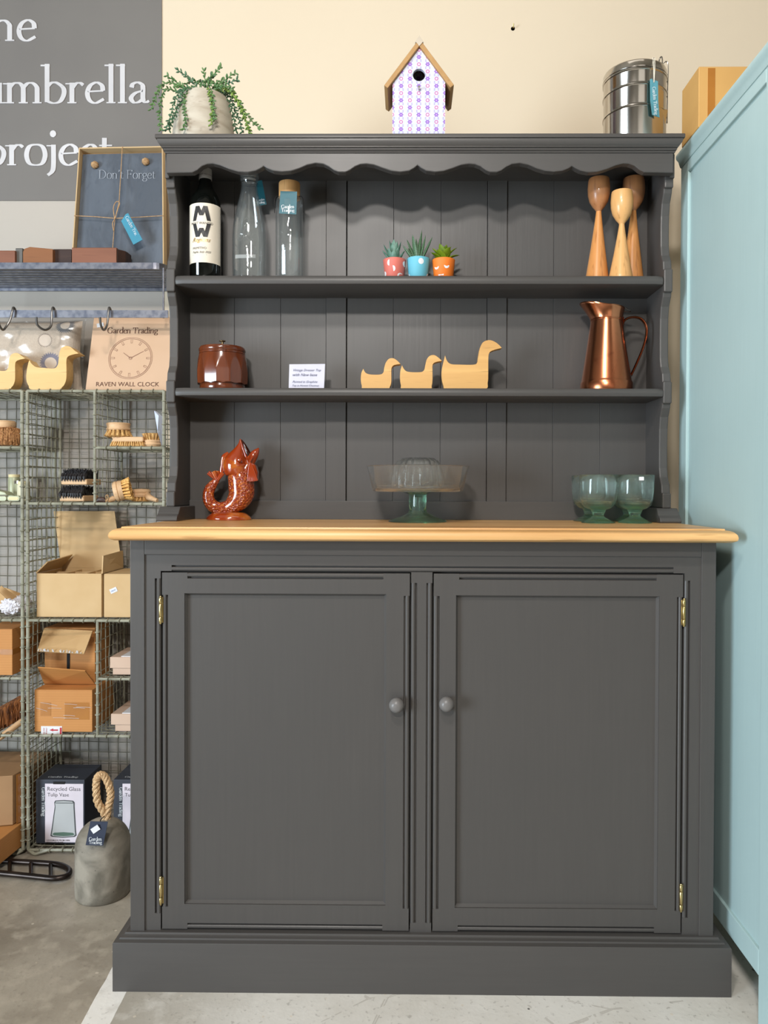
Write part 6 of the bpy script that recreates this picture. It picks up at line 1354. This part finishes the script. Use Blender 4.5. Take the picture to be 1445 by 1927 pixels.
vs = [(a, Yh, b) for a, b in inner]+[(a, Yh, b) for a, b in outer]+[(a, Yh+th, b) for a, b in inner]+[(a, Yh+th, b) for a, b in outer]; fs = []
for i in range(m2): j = (i+1) % m2; fs += [(i, j, m2+j, m2+i), (2*m2+i, 3*m2+i, 3*m2+j, 2*m2+j), (i, 2*m2+i, 2*m2+j, j), (m2+i, m2+j, 3*m2+j, 3*m2+i)]
mb.add(vs, fs); mb.build('front_wall', m_floral.m, bh)
for a, b in ((hx0, hx0+.008), (hx1-.008, hx1)): MB().box(a, b, Yh+th, Yhb, zT, zsd).build('side_wall', m_floral.m, bh)
MB().prism(outl, 'y', Yhb-.008, Yhb).build('back_wall', m_floral.m, bh)
m_roofw = wood('brown_roof_wood', (176, 136, 84), (146, 106, 62), 'y', .55, 26)
YR0, YR1 = Yh-.008, Yhb+.004
pk_o, pk_i = P(789, 72, YR0), P(788, 84.5, YR0)
for sg, el, ei in ((-1, P(722.5, 160.5, YR0), P(736, 158, YR0)), (1, P(854.5, 159.5, YR0), P(840, 157, YR0))):
    d = Vector((el.x-pk_o.x, el.z-pk_o.z)).normalized(); nv = Vector((-d.y, d.x))*(1 if sg < 0 else -1); nv = nv if nv.y < 0 else -nv; t = .0105
    MB().prism([(pk_o.x, pk_o.z), (el.x, el.z), (el.x+nv.x*t, el.z+nv.y*t), (pk_o.x, pk_o.z-t/abs(nv.y)*1.0)], 'y', YR0, YR1).build('roof_board', m_roofw, bh, bevel=.0012)
zk = pk_o.z
MB().prism([(pk_o.x, zk+.0065), (pk_o.x-.0095, zk-.0085), (pk_o.x-.0085, zk-.0105), (pk_o.x, zk+.0035-.0005), (pk_o.x+.0085, zk-.0105), (pk_o.x+.0095, zk-.0085)], 'y', YR0-.001, YR1+.001).build('ridge_cap', plain('silvery_cap', (186, 176, 160), .35, .5), bh)
MB().prism([(pk_o.x, zk+.0035), (pk_o.x-.0082, zk-.0085), (pk_o.x, zk-.0185), (pk_o.x+.0082, zk-.0085)], 'y', YR0-.0015, YR0+.003).build('ridge_end', plain('silvery_cap', (186, 176, 160), .35, .5), bh)
pp = P(788.3, 168, Yh); MB().tube([pp, pp+Vector((0, -.012, 0))], .0028, 10).build('perch', m_steel, bh, smooth=True)
# steel tiffin tin
Yt = 1.868; s_ = Yt/FPX; c = P(1194, 180, Yt); tt = root('steel_tiffin_tin', (c.x, Yt, zT), 'stack of polished steel tiffin tins with a wire clip and teal tag', 'tiffin tin')
rt_ = 58*s_; zf_ = lambda py: P(1194, py, Yt-rt_).z
zl = [zT, zf_(192), zf_(152), zf_(123.5), zf_(108)]
m_tin = M('mirror_steel', (196, 190, 182), .13, 1.); n_ = m_tin.noise(3, detail=2); m_tin.rough(n_.ramp(.3, .7, .1, .2)); m_tin = m_tin.m
for i in range(3):
    a, b = zl[i], zl[i+1]; MB().lathe([(0, a), (rt_*.955, a), (rt_*.97, a+.002), (rt_*.97, b-.007), (rt_*.985, b-.0055), (rt_, b-.0048), (rt_, b-.0012), (rt_*.985, b-.0004), (0, b-.0004)], c.x, Yt, 96).build('tin_tier', m_tin, tt, smooth=40)
MB().lathe([(0, zl[3]), (rt_*1.0, zl[3]), (rt_*1.005, zl[3]+.0015), (rt_*.985, zl[3]+.003), (rt_*.98, zl[4]-.004), (rt_*.96, zl[4]-.001), (rt_*.93, zl[4]), (0, zl[4])], c.x, Yt, 96).build('lid', m_tin, tt, smooth=40)
yc0 = Yt-rt_*.55; xs = c.x+rt_*.86
MB().tube(cr([P(1236, 205, yc0-.012), P(1239, 170, yc0-.012), P(1240, 118, yc0-.012), P(1243, 108, yc0-.010), P(1246, 113, yc0-.008), P(1245, 160, yc0-.01), P(1243, 207, yc0-.012)], 5), .0018, 8).build('wire_clip', m_steel, tt, smooth=True)
MB().tube(cr([P(1247, 120, Yt-.01), P(1253, 116, Yt-.01), P(1257, 124, Yt-.01), P(1256, 170, Yt-.01), P(1255, 232, Yt-.01)], 5), .0015, 8).build('wire_clip', m_steel, tt, smooth=True)
quad_slab([P(1244, 202, yc0-.016).to_tuple(), P(1257, 207, yc0).to_tuple(), P(1252, 233, yc0).to_tuple(), P(1240, 229, yc0-.016).to_tuple()], .002).build('clip_lever', m_steel, tt, bevel=.0006)
ytg = Yt-rt_-.004
tg_ = quad_slab([P(1223, 149, ytg).to_tuple(), P(1227, 148, ytg).to_tuple(), P(1230, 156, ytg).to_tuple(), P(1233, 151, ytg).to_tuple(), P(1238, 153, ytg).to_tuple(), P(1238.5, 190, ytg-.002).to_tuple(), P(1241, 221, ytg+.003).to_tuple(), P(1227, 216, ytg-.002).to_tuple(), P(1223.5, 190, ytg-.003).to_tuple()], .0012).build('swing_tag', plain('dusty_teal_card', (84, 148, 162), .5), tt)
serif_mb('Garden Trading', .064, face_xf(P(1229.5, 190, ytg-.0055), roll=-PI/2+.1), 1.1).build('lettering', m_whiteink, tg_)
for dx in (0, 3.5): MB().tube([P(1228.5+dx, 109, ytg+.012), P(1230+dx*.6, 130, ytg+.001), P(1230.5, 155, ytg-.002)], .0009, 6).build('tag_cord', plain('white_cord', (228, 222, 206), .8), tt)
MB().tube([P(1228.5, 109, ytg+.012), P(1232, 109, Yt), P(1232, 112, Yt+.02)], .0009, 6).build('tag_cord', plain('white_cord', (228, 222, 206), .8), tt)
# carton on the teal cabinet
cA, cB = P(1315, 125, 1.725), P(1286, 167, 1.825)
r_ = root('cardboard_box', (cA.x+.15, 1.725, ztc), 'tan cardboard box sitting on top of the teal cabinet, top right', 'box')
m_kb = plain('warm_brown_card', (204, 158, 92), .7, 0., (192, 146, 82), 6)
MB().box(cA.x, cA.x+.34, 1.725, 1.83, ztc, cA.z).build('box_body', m_kb, r_, bevel=.0015)
MB().box(cA.x+.02, cA.x+.036, 1.7243, 1.725, ztc+.01, cA.z-.004).build('parcel_tape', m_tape, r_)
